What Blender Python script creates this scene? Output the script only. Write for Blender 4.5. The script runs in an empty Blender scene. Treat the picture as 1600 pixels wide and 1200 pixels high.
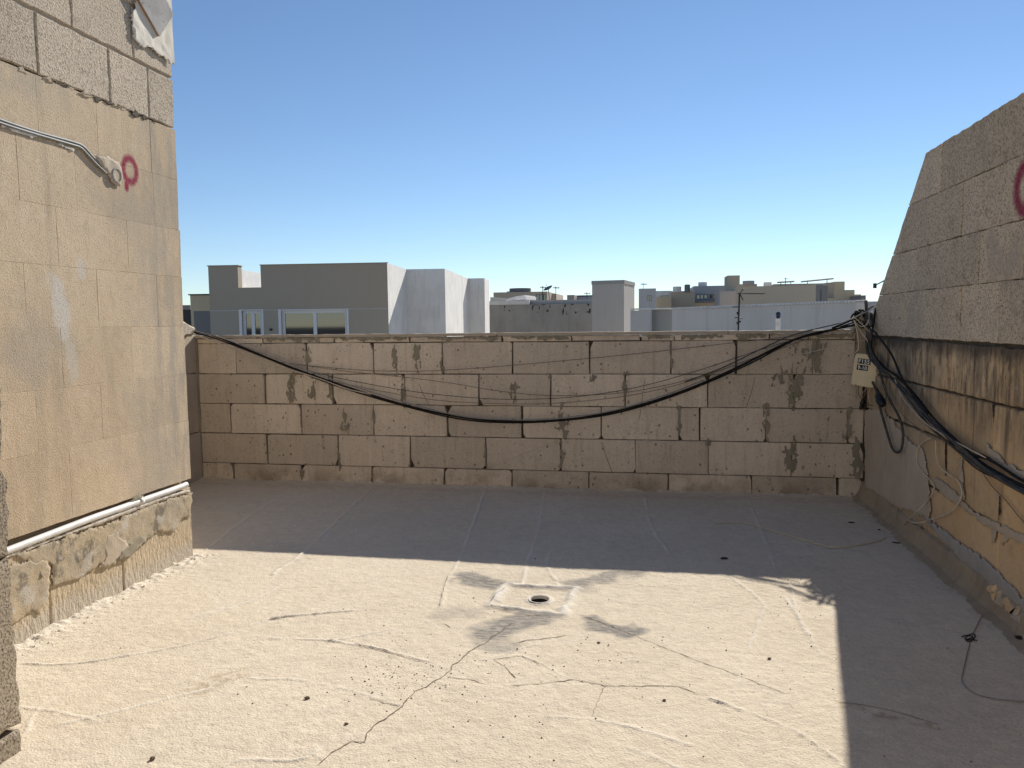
import bpy, bmesh, math, random
import numpy as np
from mathutils import Vector, Matrix
R = math.radians
scn = bpy.context.scene
col = scn.collection

# ------------------------------------------------------------------ camera
# world: X right along the back wall, Y away from the viewer along the side walls, Z up, metres
EYE = np.array([0.0, 0.0, 1.4])
FPX = 1200.0
def _r(px, py): return np.array([px - 800.0, 600.0 - py, -FPX])
_d1 = _r(1025, 501); _d2 = _r(1025 - 8175, 596)
_Y = _d1 / np.linalg.norm(_d1)
_Z = np.cross(_d1, _d2); _Z /= np.linalg.norm(_Z)
if _Z[1] < 0: _Z = -_Z
_X = np.cross(_Y, _Z)
ROT = np.array([_X, _Y, _Z])
cam_data = bpy.data.cameras.new('camera'); cam = bpy.data.objects.new('camera', cam_data)
col.objects.link(cam); scn.camera = cam
cam_data.sensor_width = 36.0; cam_data.lens = 27.0
cam_data.clip_start = 0.05; cam_data.clip_end = 6000
m4 = Matrix([list(ROT[i]) + [EYE[i]] for i in range(3)] + [[0, 0, 0, 1]])
cam.matrix_world = m4

# ------------------------------------------------------------------ light
SX, SY = 0.505, 1.55                       # ground length of the shadow of a 1 m upright
sun_el = math.atan2(1.0, math.hypot(SX, SY)); sun_az = math.atan2(SX, SY)
w = bpy.data.worlds.new('World'); scn.world = w; w.use_nodes = True
wn = w.node_tree.nodes; wl = w.node_tree.links
bg = wn['Background']
sky = wn.new('ShaderNodeTexSky'); sky.sky_type = 'NISHITA'; sky.sun_disc = False
sky.sun_elevation = sun_el; sky.sun_rotation = sun_az
sky.altitude = 0; sky.air_density = 0.85; sky.dust_density = 0.0; sky.ozone_density = 3.5
wl.new(sky.outputs[0], bg.inputs[0]); bg.inputs[1].default_value = 0.09
sd = bpy.data.lights.new('sun', 'SUN'); so = bpy.data.objects.new('sun', sd); col.objects.link(so)
sd.energy = 4.7; sd.angle = R(0.5); sd.color = (1.0, 0.945, 0.855)
so.rotation_euler = Vector((-SX, -SY, -1)).to_track_quat('-Z', 'Y').to_euler()
so.location = (8, 20, 15)
scn.view_settings.view_transform = 'Standard'; scn.view_settings.look = 'None'
scn.view_settings.exposure = 0.40; scn.view_settings.gamma = 1.0
scn.view_settings.use_curve_mapping = False

# ------------------------------------------------------------------ helpers: places
def hit(px, py, p, n):
    d = ROT @ _r(px, py); p = np.asarray(p, float); n = np.asarray(n, float)
    return EYE + d * (np.dot(p - EYE, n) / np.dot(d, n))
YB, XR, XL = 6.33, 1.605, -2.77
def on_floor(px, py, z=0.0): return hit(px, py, (0, 0, z), (0, 0, 1))
def on_back(px, py, y=YB): return hit(px, py, (0, y, 0), (0, 1, 0))
def on_right(px, py, x=XR): return hit(px, py, (x, 0, 0), (1, 0, 0))
def on_left(px, py, x=XL): return hit(px, py, (x, 0, 0), (1, 0, 0))
FB = (np.array([0, YB, 0.]), np.array([1., 0, 0]), np.array([0, 0, 1.]), np.array([0, -1., 0]))
FR = (np.array([XR, 0, 0.]), np.array([0, -1., 0]), np.array([0, 0, 1.]), np.array([-1., 0, 0]))
FL = (np.array([XL, 0, 0.]), np.array([0, 1., 0]), np.array([0, 0, 1.]), np.array([1., 0, 0]))
def uvb(px, py): p = on_back(px, py); return (p[0], p[2])
def uvr(px, py): p = on_right(px, py); return (-p[1], p[2])
def uvl(px, py): p = on_left(px, py); return (p[1], p[2])

# ------------------------------------------------------------------ helpers: objects
def tag(o, label=None, cat=None, group=None, kind=None):
    if label: o['label'] = label
    if cat: o['category'] = cat
    if group: o['group'] = group
    if kind: o['kind'] = kind
    return o
def thing(name, label, cat, loc=(0, 0, 0), group=None):
    o = bpy.data.objects.new(name, None); col.objects.link(o)
    o.location = loc; o.empty_display_size = 0.1
    return tag(o, label, cat, group)
def obj(name, verts, faces, mat, parent=None, smooth=False):
    me = bpy.data.meshes.new(name)
    me.from_pydata([tuple(map(float, v)) for v in verts], [], faces)
    me.materials.append(mat); me.update()
    if smooth: me.polygons.foreach_set('use_smooth', [True] * len(me.polygons))
    o = bpy.data.objects.new(name, me); col.objects.link(o)
    if parent is not None:
        o.parent = parent
        o.matrix_parent_inverse = Matrix.Translation(-Vector(parent.location))   # verts are given in world space
    return o
class MB:
    def __init__(s): s.v = []; s.f = []
    def add(s, v, f):
        k = len(s.v); s.v += [np.asarray(p, float) for p in v]; s.f += [tuple(i + k for i in q) for q in f]; return s
    def box(s, o, u, v, n, a, b, c):      # o + [a]*u + [b]*v + [c]*n ; u,v,n right handed
        P = [np.asarray(o) + u * x + v * y + n * z for z in c for y in b for x in a]
        return s.add(P, [(0, 2, 3, 1), (4, 5, 7, 6), (0, 1, 5, 4), (2, 6, 7, 3), (0, 4, 6, 2), (1, 3, 7, 5)])
    def abox(s, x, y, z):
        return s.box((0, 0, 0), np.array([1., 0, 0]), np.array([0, 1., 0]), np.array([0, 0, 1.]), x, y, z)
    def tube(s, pts, r, n=8, smooth=6, cap=True):
        P = spline(pts, smooth) if smooth else [np.asarray(p, float) for p in pts]
        T = [P[min(i + 1, len(P) - 1)] - P[max(i - 1, 0)] for i in range(len(P))]
        up = np.array([0, 0, 1.]); vs = []; a = None
        for i, p in enumerate(P):
            t = T[i] / (np.linalg.norm(T[i]) + 1e-9)
            if a is None:
                a = np.cross(t, up if abs(t[2]) < .9 else np.array([1., 0, 0]))
            a = a - t * np.dot(a, t); a /= np.linalg.norm(a) + 1e-9; b = np.cross(t, a)
            rr = r[i * (len(r) - 1) // max(1, len(P) - 1)] if hasattr(r, '__len__') else r
            for k in range(n):
                an = 2 * math.pi * k / n; vs.append(p + rr * (math.cos(an) * a + math.sin(an) * b))
        fs = []
        for i in range(len(P) - 1):
            for k in range(n):
                k2 = (k + 1) % n
                fs.append((i * n + k, i * n + k2, (i + 1) * n + k2, (i + 1) * n + k))
        if cap: fs += [tuple(range(n - 1, -1, -1)), tuple((len(P) - 1) * n + k for k in range(n))]
        return s.add(vs, fs)
    def build(s, name, mat, parent=None, smooth=False): return obj(name, s.v, s.f, mat, parent, smooth)
def spline(pts, k):
    P = [np.asarray(p, float) for p in pts]
    if len(P) < 3: return [P[0] + (P[-1] - P[0]) * t for t in np.linspace(0, 1, k + 1)]
    Q = [2 * P[0] - P[1]] + P + [2 * P[-1] - P[-2]]; out = []
    for i in range(1, len(Q) - 2):
        for j in range(k):
            t = j / k
            out.append(.5 * (2 * Q[i] + (Q[i + 1] - Q[i - 1]) * t + (2 * Q[i - 1] - 5 * Q[i] + 4 * Q[i + 1] - Q[i + 2]) * t * t
                             + (3 * Q[i] - Q[i - 1] - 3 * Q[i + 1] + Q[i + 2]) * t ** 3))
    return out + [P[-1]]
def rough_outline(poly, seg, jit, rng):
    out = []; n = len(poly)
    for i in range(n):
        a = np.array(poly[i], float); b = np.array(poly[(i + 1) % n], float)
        L = np.linalg.norm(b - a); k = max(1, int(round(L / seg)))
        nr = np.array([-(b - a)[1], (b - a)[0]]) / (L + 1e-9)
        for j in range(k):
            out.append(a + (b - a) * j / k + nr * rng.uniform(-jit, jit) + (b - a) / (L + 1e-9) * rng.uniform(-jit, jit) * .5)
    return out
def inset(pts, d):
    n = len(pts); out = []
    for i in range(n):
        a = pts[i - 1]; b = pts[(i + 1) % n]; t = b - a
        nr = np.array([-t[1], t[0]]) / (np.linalg.norm(t) + 1e-9)      # inward for ccw
        out.append(pts[i] + nr * d)
    return out
def ccw(poly):
    s = sum(poly[i][0] * poly[(i + 1) % len(poly)][1] - poly[(i + 1) % len(poly)][0] * poly[i][1] for i in range(len(poly)))
    return poly if s > 0 else poly[::-1]
def slab(name, poly, fr, mat, parent, back, front=0.0, ch=.004, seg=.09, jit=.0015, seed=0, tilt=0.0):
    """a stone or patch: outline in the wall's plane, worn edges, from depth 'back' to 'front' along the wall's normal"""
    rng = random.Random(seed)
    O = rough_outline(ccw(poly), seg, jit, rng); I = inset(O, ch)
    o, u, v, n = fr; N = len(O)
    tu, tv = rng.uniform(-tilt, tilt), rng.uniform(-tilt, tilt); c = np.mean(O, axis=0)
    P = lambda q, d: o + u * q[0] + v * q[1] + n * (d + (q[0] - c[0]) * tu + (q[1] - c[1]) * tv)
    vs = [P(q, front) for q in I] + [P(q, front - ch * .9 - rng.uniform(0, ch * .5)) for q in O] + [P(q, back) for q in O]
    fs = [tuple(range(N))]
    for i in range(N):
        j = (i + 1) % N
        fs += [(N + i, N + j, j, i), (2 * N + i, 2 * N + j, N + j, N + i)]
    fs.append(tuple(range(3 * N - 1, 2 * N - 1, -1)))
    return obj(name, vs, fs, mat, parent)

def vnoise(X, Y, scale, seed):
    rg = np.random.RandomState(seed); G = rg.rand(96, 96)
    x = X * scale + 37.3; y = Y * scale + 11.7
    xi = np.floor(x).astype(int); yi = np.floor(y).astype(int); fx = x - xi; fy = y - yi
    fx = fx * fx * (3 - 2 * fx); fy = fy * fy * (3 - 2 * fy)
    g = lambda a, b: G[a % 96, b % 96]
    return (g(xi, yi) * (1 - fx) * (1 - fy) + g(xi + 1, yi) * fx * (1 - fy) + g(xi, yi + 1) * (1 - fx) * fy + g(xi + 1, yi + 1) * fx * fy) - .5
def seg_dist(X, Y, pts):
    D = np.full(X.shape, 9.0); S = np.full(X.shape, 9.0)
    for a, b in zip(pts[:-1], pts[1:]):
        ax, ay = a[:2]; dx, dy = b[0] - ax, b[1] - ay; L2 = dx * dx + dy * dy + 1e-12
        t_ = np.clip(((X - ax) * dx + (Y - ay) * dy) / L2, 0, 1)
        ex = X - ax - t_ * dx; ey = Y - ay - t_ * dy; d = np.hypot(ex, ey)
        sg = np.sign(dx * ey - dy * ex); k = d < D
        D[k] = d[k]; S[k] = (sg * d)[k]
    return D, S
def fnoise(X, Y, scale, seed, octs=3):
    out = 0; a = 1.0
    for k in range(octs): out = out + a * vnoise(X, Y, scale * 2 ** k, seed * 7 + k); a *= .6
    return out
def crust(name, poly, fr, mat, parent, thick=.004, cell=.004, amp=.02, seed=0, stretch=1.0, edge=.012, base=.0006, nscale=40, rough=.0006, umax=1e9):
    """a flaky layer of plaster or mortar on a wall: ragged outline, thin at its rim"""
    P = np.array(poly, float); pad = amp
    x0, y0 = P.min(0) - pad; x1, y1 = P.max(0) + pad
    nx = max(3, int((x1 - x0) / cell) + 1); ny = max(3, int((y1 - y0) / cell) + 1)
    X, Y = np.meshgrid(np.linspace(x0, x1, nx), np.linspace(y0, y1, ny))
    D, _ = seg_dist(X, Y, [*P, P[0]]); ins = np.zeros(X.shape, bool)
    for a, b in zip(P, np.roll(P, -1, 0)):
        c_ = (a[1] > Y) != (b[1] > Y); den = (b[1] - a[1]) if abs(b[1] - a[1]) > 1e-9 else 1e-9
        ins ^= c_ & (X < (b[0] - a[0]) * (Y - a[1]) / den + a[0])
    sd = np.where(ins, D, -D) + amp * 1.3 * fnoise(X, Y / stretch, nscale, seed)
    H = base + thick * np.clip(sd / edge, 0, 1) ** .6 + rough * vnoise(X, Y, 90, seed) + thick * .35 * vnoise(X, Y, 22, seed + 3) * np.clip(sd / edge, 0, 1)
    k = (sd > 0) & (X < umax); vid = np.full(X.shape, -1); fk = k[:-1, :-1] & k[:-1, 1:] & k[1:, 1:] & k[1:, :-1]
    use = np.zeros(X.shape, bool); use[:-1, :-1] |= fk; use[:-1, 1:] |= fk; use[1:, 1:] |= fk; use[1:, :-1] |= fk
    if not use.any(): return None
    vid[use] = np.arange(use.sum()); o, u, v, n = fr
    V = o + X[use][:, None] * u + Y[use][:, None] * v + H[use][:, None] * n
    q = np.stack([vid[:-1, :-1][fk], vid[:-1, 1:][fk], vid[1:, 1:][fk], vid[1:, :-1][fk]], -1)
    return obj(name, V, [tuple(map(int, r_)) for r_ in q], mat, parent, True)
# ------------------------------------------------------------------ helpers: materials
class NT:
    def __init__(s, name, rough=.9, spec=.25):
        s.m = bpy.data.materials.new(name); s.m.use_nodes = True
        s.n = s.m.node_tree.nodes; s.l = s.m.node_tree.links
        s.b = s.n['Principled BSDF']; s.b.inputs['Roughness'].default_value = rough
        s.b.inputs['Specular IOR Level'].default_value = spec
        s.pos = s.n.new('ShaderNodeNewGeometry').outputs['Position']
    def put(s, sock, v):
        if hasattr(v, 'is_linked') or isinstance(v, bpy.types.NodeSocket): s.l.new(v, sock)
        else: sock.default_value = v
    def math(s, op, a, b=0.0, c=0.0, clamp=False):
        n = s.n.new('ShaderNodeMath'); n.operation = op; n.use_clamp = clamp
        for i, v in enumerate((a, b, c)): s.put(n.inputs[i], v)
        return n.outputs[0]
    def xyz(s):
        n = s.n.new('ShaderNodeSeparateXYZ'); s.l.new(s.pos, n.inputs[0]); return n.outputs
    def vec(s, scale=(1, 1, 1), rot=(0, 0, 0), loc=(0, 0, 0), src=None):
        n = s.n.new('ShaderNodeMapping'); s.l.new(src or s.pos, n.inputs[0])
        n.inputs['Scale'].default_value = scale; n.inputs['Rotation'].default_value = rot; n.inputs['Location'].default_value = loc
        return n.outputs[0]
    def noise(s, scale, detail=4, rough=.55, vec=None, dist=0):
        n = s.n.new('ShaderNodeTexNoise'); s.l.new(vec or s.pos, n.inputs['Vector'])
        n.inputs['Scale'].default_value = scale; n.inputs['Detail'].default_value = detail
        n.inputs['Roughness'].default_value = rough; n.inputs['Distortion'].default_value = dist
        return n.outputs['Fac']
    def voro(s, scale, vec=None, feat='F1', out='Distance'):
        n = s.n.new('ShaderNodeTexVoronoi'); s.l.new(vec or s.pos, n.inputs['Vector']); n.feature = feat
        n.inputs['Scale'].default_value = scale; return n.outputs[out]
    def ramp(s, f, lo, hi, a=0.0, b=1.0):
        n = s.n.new('ShaderNodeMapRange'); n.interpolation_type = 'SMOOTHSTEP'; n.clamp = True
        s.put(n.inputs[0], f)
        for i, v in zip((1, 2, 3, 4), (lo, hi, a, b)): n.inputs[i].default_value = v
        return n.outputs[0]
    def mix(s, f, a, b, mode='MIX'):
        n = s.n.new('ShaderNodeMix'); n.data_type = 'RGBA'; n.blend_type = mode; n.clamp_factor = True
        s.put(n.inputs[0], f)
        for i, v in ((6, a), (7, b)):
            if isinstance(v, tuple): n.inputs[i].default_value = (*v[:3], 1)
            else: s.l.new(v, n.inputs[i])
        return n.outputs[2]
    def rnd(s):
        n = s.n.new('ShaderNodeObjectInfo'); return n.outputs['Random']
    def attr(s, name):
        n = s.n.new('ShaderNodeAttribute'); n.attribute_name = name; return n.outputs['Fac']
    def tone(s, c, f):                      # multiply a colour by a scalar socket
        n = s.n.new('ShaderNodeVectorMath'); n.operation = 'SCALE'; s.l.new(c, n.inputs[0]); s.put(n.inputs['Scale'], f); return n.outputs[0]
    def bump(s, h, strength=.5, dist=.01, prev=None):
        n = s.n.new('ShaderNodeBump'); n.inputs['Strength'].default_value = strength; n.inputs['Distance'].default_value = dist
        s.l.new(h, n.inputs['Height'])
        if prev: s.l.new(prev, n.inputs['Normal'])
        return n.outputs[0]
    def done(s, color, normal=None):
        if isinstance(color, tuple): s.b.inputs['Base Color'].default_value = (*color, 1)
        else: s.l.new(color, s.b.inputs['Base Color'])
        if normal: s.l.new(normal, s.b.inputs['Normal'])
        return s.m
def plain(name, c, rough=.6, spec=.3, metal=0.0, var=.12, scale=14, bump=.0):
    t = NT(name, rough, spec); t.b.inputs['Metallic'].default_value = metal
    k = t.ramp(t.noise(scale, 5), .25, .75, 1 - var, 1 + var)
    base = t.mix(0.0, c, c)
    return t.done(t.tone(base, k), t.bump(t.noise(scale * 6, 3), bump, .004) if bump else None)

def m_sawn():
    t = NT('sawn_limestone')
    a = t.noise(1.6, 4, .6); b = t.noise(9, 5, .65); f = t.noise(70, 3, .6)
    c = t.mix(t.ramp(a, .3, .7), (.62, .525, .41), (.69, .59, .465))
    c = t.mix(t.ramp(b, .45, .75, 0, .5), c, (.52, .43, .33))
    sc = t.noise(26, 3, .6, t.vec((1, 1, .09), (0, R(38), 0)))
    c = t.mix(t.ramp(sc, .50, .68, 0, .5), c, (.72, .61, .475)); c = t.mix(t.ramp(sc, .30, .44, .4, 0), c, (.46, .37, .27))
    spl = t.math('MULTIPLY', t.ramp(t.noise(33, 3, .7), .60, .68), t.ramp(t.noise(3.1, 3), .48, .6)); c = t.mix(t.math('MULTIPLY', spl, .8), c, (.27, .225, .165))
    rs = t.noise(7, 4, .7, t.vec((1.6, 1, .35)))
    c = t.mix(t.ramp(rs, .60, .74, 0, .45), c, (.43, .36, .275))
    pit = t.voro(16, t.vec((1, 1, .8)))
    pk = t.math('MULTIPLY', t.ramp(pit, .10, .17, 1, 0), t.ramp(t.noise(5), .42, .52))
    pk2 = t.math('MULTIPLY', t.ramp(t.voro(42, t.vec((1, 1, 1.2))), .13, .2, .8, 0), t.ramp(t.noise(6.3), .42, .56)); pk = t.math('MAXIMUM', pk, pk2)
    c = t.mix(t.math('MULTIPLY', pk, .75), c, (.16, .12, .085))
    low_brown = t.math('MULTIPLY', t.ramp(t.xyz()[2], .0, .22, 1, 0), t.ramp(t.noise(4.5, 4), .38, .62))  # patchy darker brown towards the foot of the wall
    c = t.mix(t.math('MULTIPLY', low_brown, .65), c, (.27, .21, .145))
    c = t.tone(c, t.ramp(t.rnd(), 0, 1, .86, 1.1)); c = t.tone(c, t.ramp(f, .2, .8, .9, 1.1))
    n = t.bump(t.math('SUBTRACT', t.math('ADD', t.math('MULTIPLY', f, .35), b), pk), .55, .004)
    n = t.bump(sc, .25, .003, n)
    return t.done(c, n)
def m_concrete(name, c1, c2, dark, speck=.8, grain=135, tint=None):
    t = NT(name, .95, .15)
    g = t.noise(grain, 3, .65); v = t.voro(grain * .75); b = t.noise(2.2, 5, .6); w_ = t.noise(11, 5, .6)
    c = t.mix(t.ramp(b, .3, .7), c1, c2)
    c = t.mix(t.ramp(g, .50, .62, 0, speck), c, dark)
    c = t.mix(t.ramp(t.noise(grain * .45, 3, .6, t.vec((1, 1, 1), (0, 0, 0), (5, 2, 1))), .56, .70, 0, speck * .55), c, dark)
    c = t.mix(t.ramp(v, .0, .28, .35, 0), c, (min(1, c2[0] * 1.35), min(1, c2[1] * 1.33), min(1, c2[2] * 1.3)))
    c = t.mix(t.ramp(w_, .55, .75, 0, .4), c, dark)
    if tint: c = t.mix(t.ramp(t.noise(1.3, 5, .65, t.vec((1, 1.2, .8))), .54, .66, 0, .6), c, tint)
    c = t.tone(c, t.ramp(t.rnd(), 0, 1, .88, 1.08))
    n = t.bump(t.math('ADD', g, t.math('MULTIPLY', v, .6)), .7, .0035); n = t.bump(w_, .3, .007, n)
    return t, c, n
def spray(t, c, yc, zc, ry, rz, th, tail=None, colr=(.26, .018, .06)):
    X, Y_, Z_ = t.xyz()
    nz = t.math('MULTIPLY', t.math('SUBTRACT', t.noise(28, 4, .7), .5), .30)
    dy = t.math('DIVIDE', t.math('SUBTRACT', Y_, yc), ry); dz = t.math('DIVIDE', t.math('SUBTRACT', Z_, zc), rz)
    d = t.math('SQRT', t.math('ADD', t.math('MULTIPLY', dy, dy), t.math('MULTIPLY', dz, dz)))
    e = t.math('ABSOLUTE', t.math('SUBTRACT', d, 1.0))
    mk = t.ramp(t.math('ADD', e, nz), th * .35, th * 2.1, 1, 0)
    if tail:
        ty, tz, sy, sz = tail
        a = t.math('DIVIDE', t.math('SUBTRACT', Y_, ty), sy); b = t.math('DIVIDE', t.math('SUBTRACT', Z_, tz), sz)
        q = t.math('SQRT', t.math('ADD', t.math('MULTIPLY', a, a), t.math('MULTIPLY', b, b)))
        mk = t.math('MAXIMUM', mk, t.ramp(t.math('ADD', q, nz), .6, 1.15, 1, 0))
    mk = t.math('MULTIPLY', mk, t.ramp(t.noise(150, 2), .28, .5, .6, .95))
    return t.mix(mk, c, colr)

def m_left_render():
    t = NT('aged_lime_render', .95, .15)
    a = t.noise(1.1, 5, .6); b = t.noise(6, 5, .65); g = t.noise(135, 3, .6); md = t.noise(17, 5, .7); st = t.noise(3.0, 5, .65, t.vec((1, 2.6, .35)))
    c = t.mix(t.ramp(a, .3, .7), (.56, .435, .295), (.63, .505, .36))
    c = t.mix(t.ramp(st, .50, .70, 0, .65), c, (.42, .345, .25)); c = t.mix(t.ramp(md, .5, .7, 0, .4), c, (.43, .335, .225)); c = t.mix(t.ramp(md, .3, .45, .35, 0), c, (.70, .585, .44))
    bl = t.noise(1.7, 5, .6, t.vec((1, 1, 1), (0, 0, 0), (2, 4, 7))); c = t.mix(t.ramp(bl, .52, .66, 0, .65), c, (.44, .38, .30))
    c = t.mix(t.ramp(b, .55, .75, 0, .4), c, (.46, .37, .26))
    X, Y_, Z_ = t.xyz()
    # grey filler smeared over the render
    for (yc, zc, ry, rz, k) in ((*uvl(97, 488), .06, .17, .9), (*uvl(127, 420), .03, .07, .7), (*uvl(112, 560), .04, .14, .5), (*uvl(80, 440), .05, .06, .4)):
        dy = t.math('DIVIDE', t.math('SUBTRACT', t.math('ADD', Y_, t.math('MULTIPLY', Z_, .10)), yc + zc * .10), ry); dz = t.math('DIVIDE', t.math('SUBTRACT', Z_, zc), rz)
        d = t.math('ADD', t.math('MULTIPLY', dy, dy), t.math('MULTIPLY', dz, dz))
        mk = t.ramp(t.math('ADD', d, t.math('MULTIPLY', t.math('SUBTRACT', t.noise(14, 4, .7), .5), 2.2)), .3, 1.1, k, 0)
        if k: c = t.mix(mk, c, (.60, .565, .50))
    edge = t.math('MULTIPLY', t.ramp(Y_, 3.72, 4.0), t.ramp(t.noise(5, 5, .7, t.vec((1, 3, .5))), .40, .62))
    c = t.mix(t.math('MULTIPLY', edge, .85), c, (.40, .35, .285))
    c = t.mix(t.ramp(g, .50, .64, 0, .55), c, (.33, .25, .16))
    c = t.tone(c, t.ramp(t.rnd(), 0, 1, .95, 1.05))
    c = spray(t, c, RING_L[0], RING_L[1], .052, .062, .26, (RING_L[0] - .032, RING_L[1] - .088, .02, .036))
    n = t.bump(g, .6, .0035); n = t.bump(md, .35, .006, n)
    return t.done(c, n)
def m_right_low():
    t = NT('weathered_orange_stone', .95, .15)
    X, Y_, Z_ = t.xyz()
    a = t.noise(2.0, 5, .6); b = t.noise(9, 5, .65); g = t.noise(80, 3, .6)
    c = t.mix(t.ramp(a, .3, .7), (.60, .41, .22), (.68, .49, .29))
    c = t.mix(t.ramp(b, .5, .72, 0, .55), c, (.46, .31, .17))
    gy = t.math('MULTIPLY', t.ramp(Y_, 4.55, 5.25), t.ramp(t.noise(3, 4), .3, .55, .5, 1))
    c = t.mix(t.math('MULTIPLY', gy, .8), c, (.42, .34, .24))
    fl = t.math('MULTIPLY', t.ramp(t.noise(3.2, 5, .7), .52, .66), t.ramp(Z_, .5, 1.05))
    c = t.mix(t.math('MULTIPLY', fl, .7), c, (.46, .35, .225))
    st = t.math('ADD', t.math('MULTIPLY', t.noise(3.4, 6, .75, t.vec((1, 2.2, .5), (0, 0, 0))), .7), t.math('MULTIPLY', t.noise(1.5, 4, .6), .3))
    up = t.ramp(t.math('ADD', Z_, t.math('MULTIPLY', t.noise(7, 3), .3)), .72, 1.25)
    dk = t.math('MULTIPLY', t.ramp(st, .45, .60), up)
    c = t.mix(t.math('MULTIPLY', dk, .68), c, (.10, .084, .064))
    d2 = t.math('MULTIPLY', t.ramp(t.noise(8, 8, .8, t.vec((1, 2.0, .55), (0, 0, 0), (4, 2, 1))), .50, .57), t.ramp(t.math('ADD', Z_, t.math('MULTIPLY', t.noise(3, 3), .4)), .92, 1.3))
    c = t.mix(t.math('MULTIPLY', d2, .62), c, (.07, .06, .048))
    sc_ = t.math('MULTIPLY', t.ramp(t.noise(11, 6, .75, t.vec((1, 1.6, .7), (0, 0, 0), (8, 5, 3))), .60, .66), .7); c = t.mix(sc_, c, (.52, .43, .32))
    drip = t.math('MULTIPLY', t.ramp(t.noise(2.6, 4, .6, t.vec((1, 4.5, .14), (0, 0, 0), (3, 1, 0))), .57, .68), t.ramp(Z_, .25, .9))
    c = t.mix(t.math('MULTIPLY', drip, .7), c, (.10, .08, .06))
    top = t.ramp(t.math('ADD', Z_, t.math('MULTIPLY', t.math('SUBTRACT', t.noise(9, 4), .5), .16)), 1.16, 1.25)
    c = t.mix(t.math('MULTIPLY', top, .8), c, (.06, .052, .044))
    c = t.mix(t.ramp(g, .58, .72, 0, .4), c, (.22, .15, .08))
    c = t.tone(c, t.ramp(t.rnd(), 0, 1, .88, 1.08))
    n = t.bump(g, .6, .004); n = t.bump(b, .6, .014, n)
    return t.done(c, n)
def m_plaster(name, c1, c2, dark, streak=.4):
    t = NT(name, .92, .2)
    a = t.noise(3, 5, .6); b = t.noise(14, 5, .65); g = t.noise(90, 3); s_ = t.noise(5, 4, .6, t.vec((2.5, 2.5, .35)))
    c = t.mix(t.ramp(a, .3, .7), c1, c2); c = t.mix(t.ramp(s_, .5, .72, 0, streak), c, dark)
    c = t.mix(t.ramp(b, .58, .74, 0, .4), c, dark)
    return t.done(c, t.bump(b, .35, .008, t.bump(g, .35, .003)))
def m_floor():
    t = NT('whitewashed_screed', .95, .12)
    a = t.noise(.9, 5, .6); b = t.noise(5, 5, .65); g = t.noise(125, 2, .6); g2 = t.noise(48, 2, .5); g3 = t.voro(120)
    c = t.mix(t.ramp(a, .3, .7), (.645, .552, .42), (.705, .612, .475))
    c = t.mix(t.ramp(b, .5, .75, 0, .35), c, (.55, .465, .36))
    c = t.mix(t.ramp(t.noise(2.4, 5, .7, t.vec((1, 2, 1), (0, 0, R(20)))), .55, .7, 0, .3), c, (.69, .61, .505))
    sp = t.math('MULTIPLY', t.ramp(t.voro(40), .09, .14, 1, 0), t.ramp(t.noise(2.2, 4), .46, .60))
    c = t.mix(t.math('MULTIPLY', sp, .7), c, (.16, .13, .10)); c = t.tone(c, t.ramp(g, .36, .64, 1.04, .91)); c = t.tone(c, t.ramp(t.noise(14, 5, .7), .3, .7, 1.05, .93))
    c = t.mix(t.math('MULTIPLY', t.attr('grey'), t.ramp(t.noise(30, 4, .7, t.vec((.6, 2, 1))), .3, .62, .5, 1)), c, (.23, .215, .195))
    c = t.mix(t.math('MULTIPLY', t.attr('brown'), t.ramp(t.noise(22, 4, .7), .4, .62)), c, (.44, .35, .24))
    c = t.mix(t.attr('white'), c, (.72, .68, .60))
    n = t.bump(g2, .12, .006); n = t.bump(g, .5, .0042, n); n = t.bump(g3, .4, .003, n)
    return t.done(c, n)

RING_L = on_left(203, 266)[1:]; RING_R = on_right(1606, 292)[1:]
M = {}
M['sawn'] = m_sawn()
t, c, n = m_concrete('grey_concrete_block', (.52, .435, .335), (.60, .51, .40), (.19, .15, .11)); M['cblock'] = t.done(c, n)
t, c, n = m_concrete('dark_concrete_block', (.34, .285, .215), (.42, .36, .28), (.11, .085, .06), .9, 120); M['pier'] = t.done(c, n)
t, c, n = m_concrete('tan_concrete_block', (.57, .465, .34), (.65, .54, .40), (.20, .155, .11), .85, 105, (.36, .305, .25))
M['rblock'] = t.done(spray(t, c, RING_R[0], RING_R[1], .105, .105, .24), n)
M['render'] = m_left_render()
M['rlow'] = m_right_low()
M['gplaster'] = m_plaster('grey_cement_plaster', (.47, .395, .30), (.55, .465, .36), (.38, .295, .205))
M['gcement'] = m_plaster('smooth_grey_cement', (.36, .335, .30), (.42, .39, .345), (.29, .26, .21), .25)
M['wplaster'] = m_plaster('white_plaster', (.66, .60, .51), (.72, .67, .58), (.55, .48, .38), .3)
def m_dirty():
    t = NT('dirty_plaster_skin', .95, .15)
    a = t.noise(4, 5, .65); b = t.noise(13, 6, .72); g = t.noise(120, 3, .6); d = t.noise(5.5, 6, .72, t.vec((1, 1.3, .8), (0, 0, 0), (1, 3, 2)))
    c = t.mix(t.ramp(a, .35, .65), (.52, .42, .28), (.47, .40, .30)); c = t.mix(t.ramp(b, .5, .66, 0, .7), c, (.36, .31, .245))
    c = t.mix(t.ramp(d, .53, .62, 0, .85), c, (.16, .145, .12)); c = t.mix(t.ramp(t.noise(7, 4, .6, t.vec((1, 1, 1), (0, 0, 0), (9, 1, 4))), .58, .64, 0, .7), c, (.56, .52, .45))
    c = t.mix(t.ramp(g, .5, .64, 0, .4), c, (.26, .21, .15))
    return t.done(c, t.bump(b, .6, .008, t.bump(g, .5, .003)))
M['dplaster'] = m_dirty()
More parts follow.
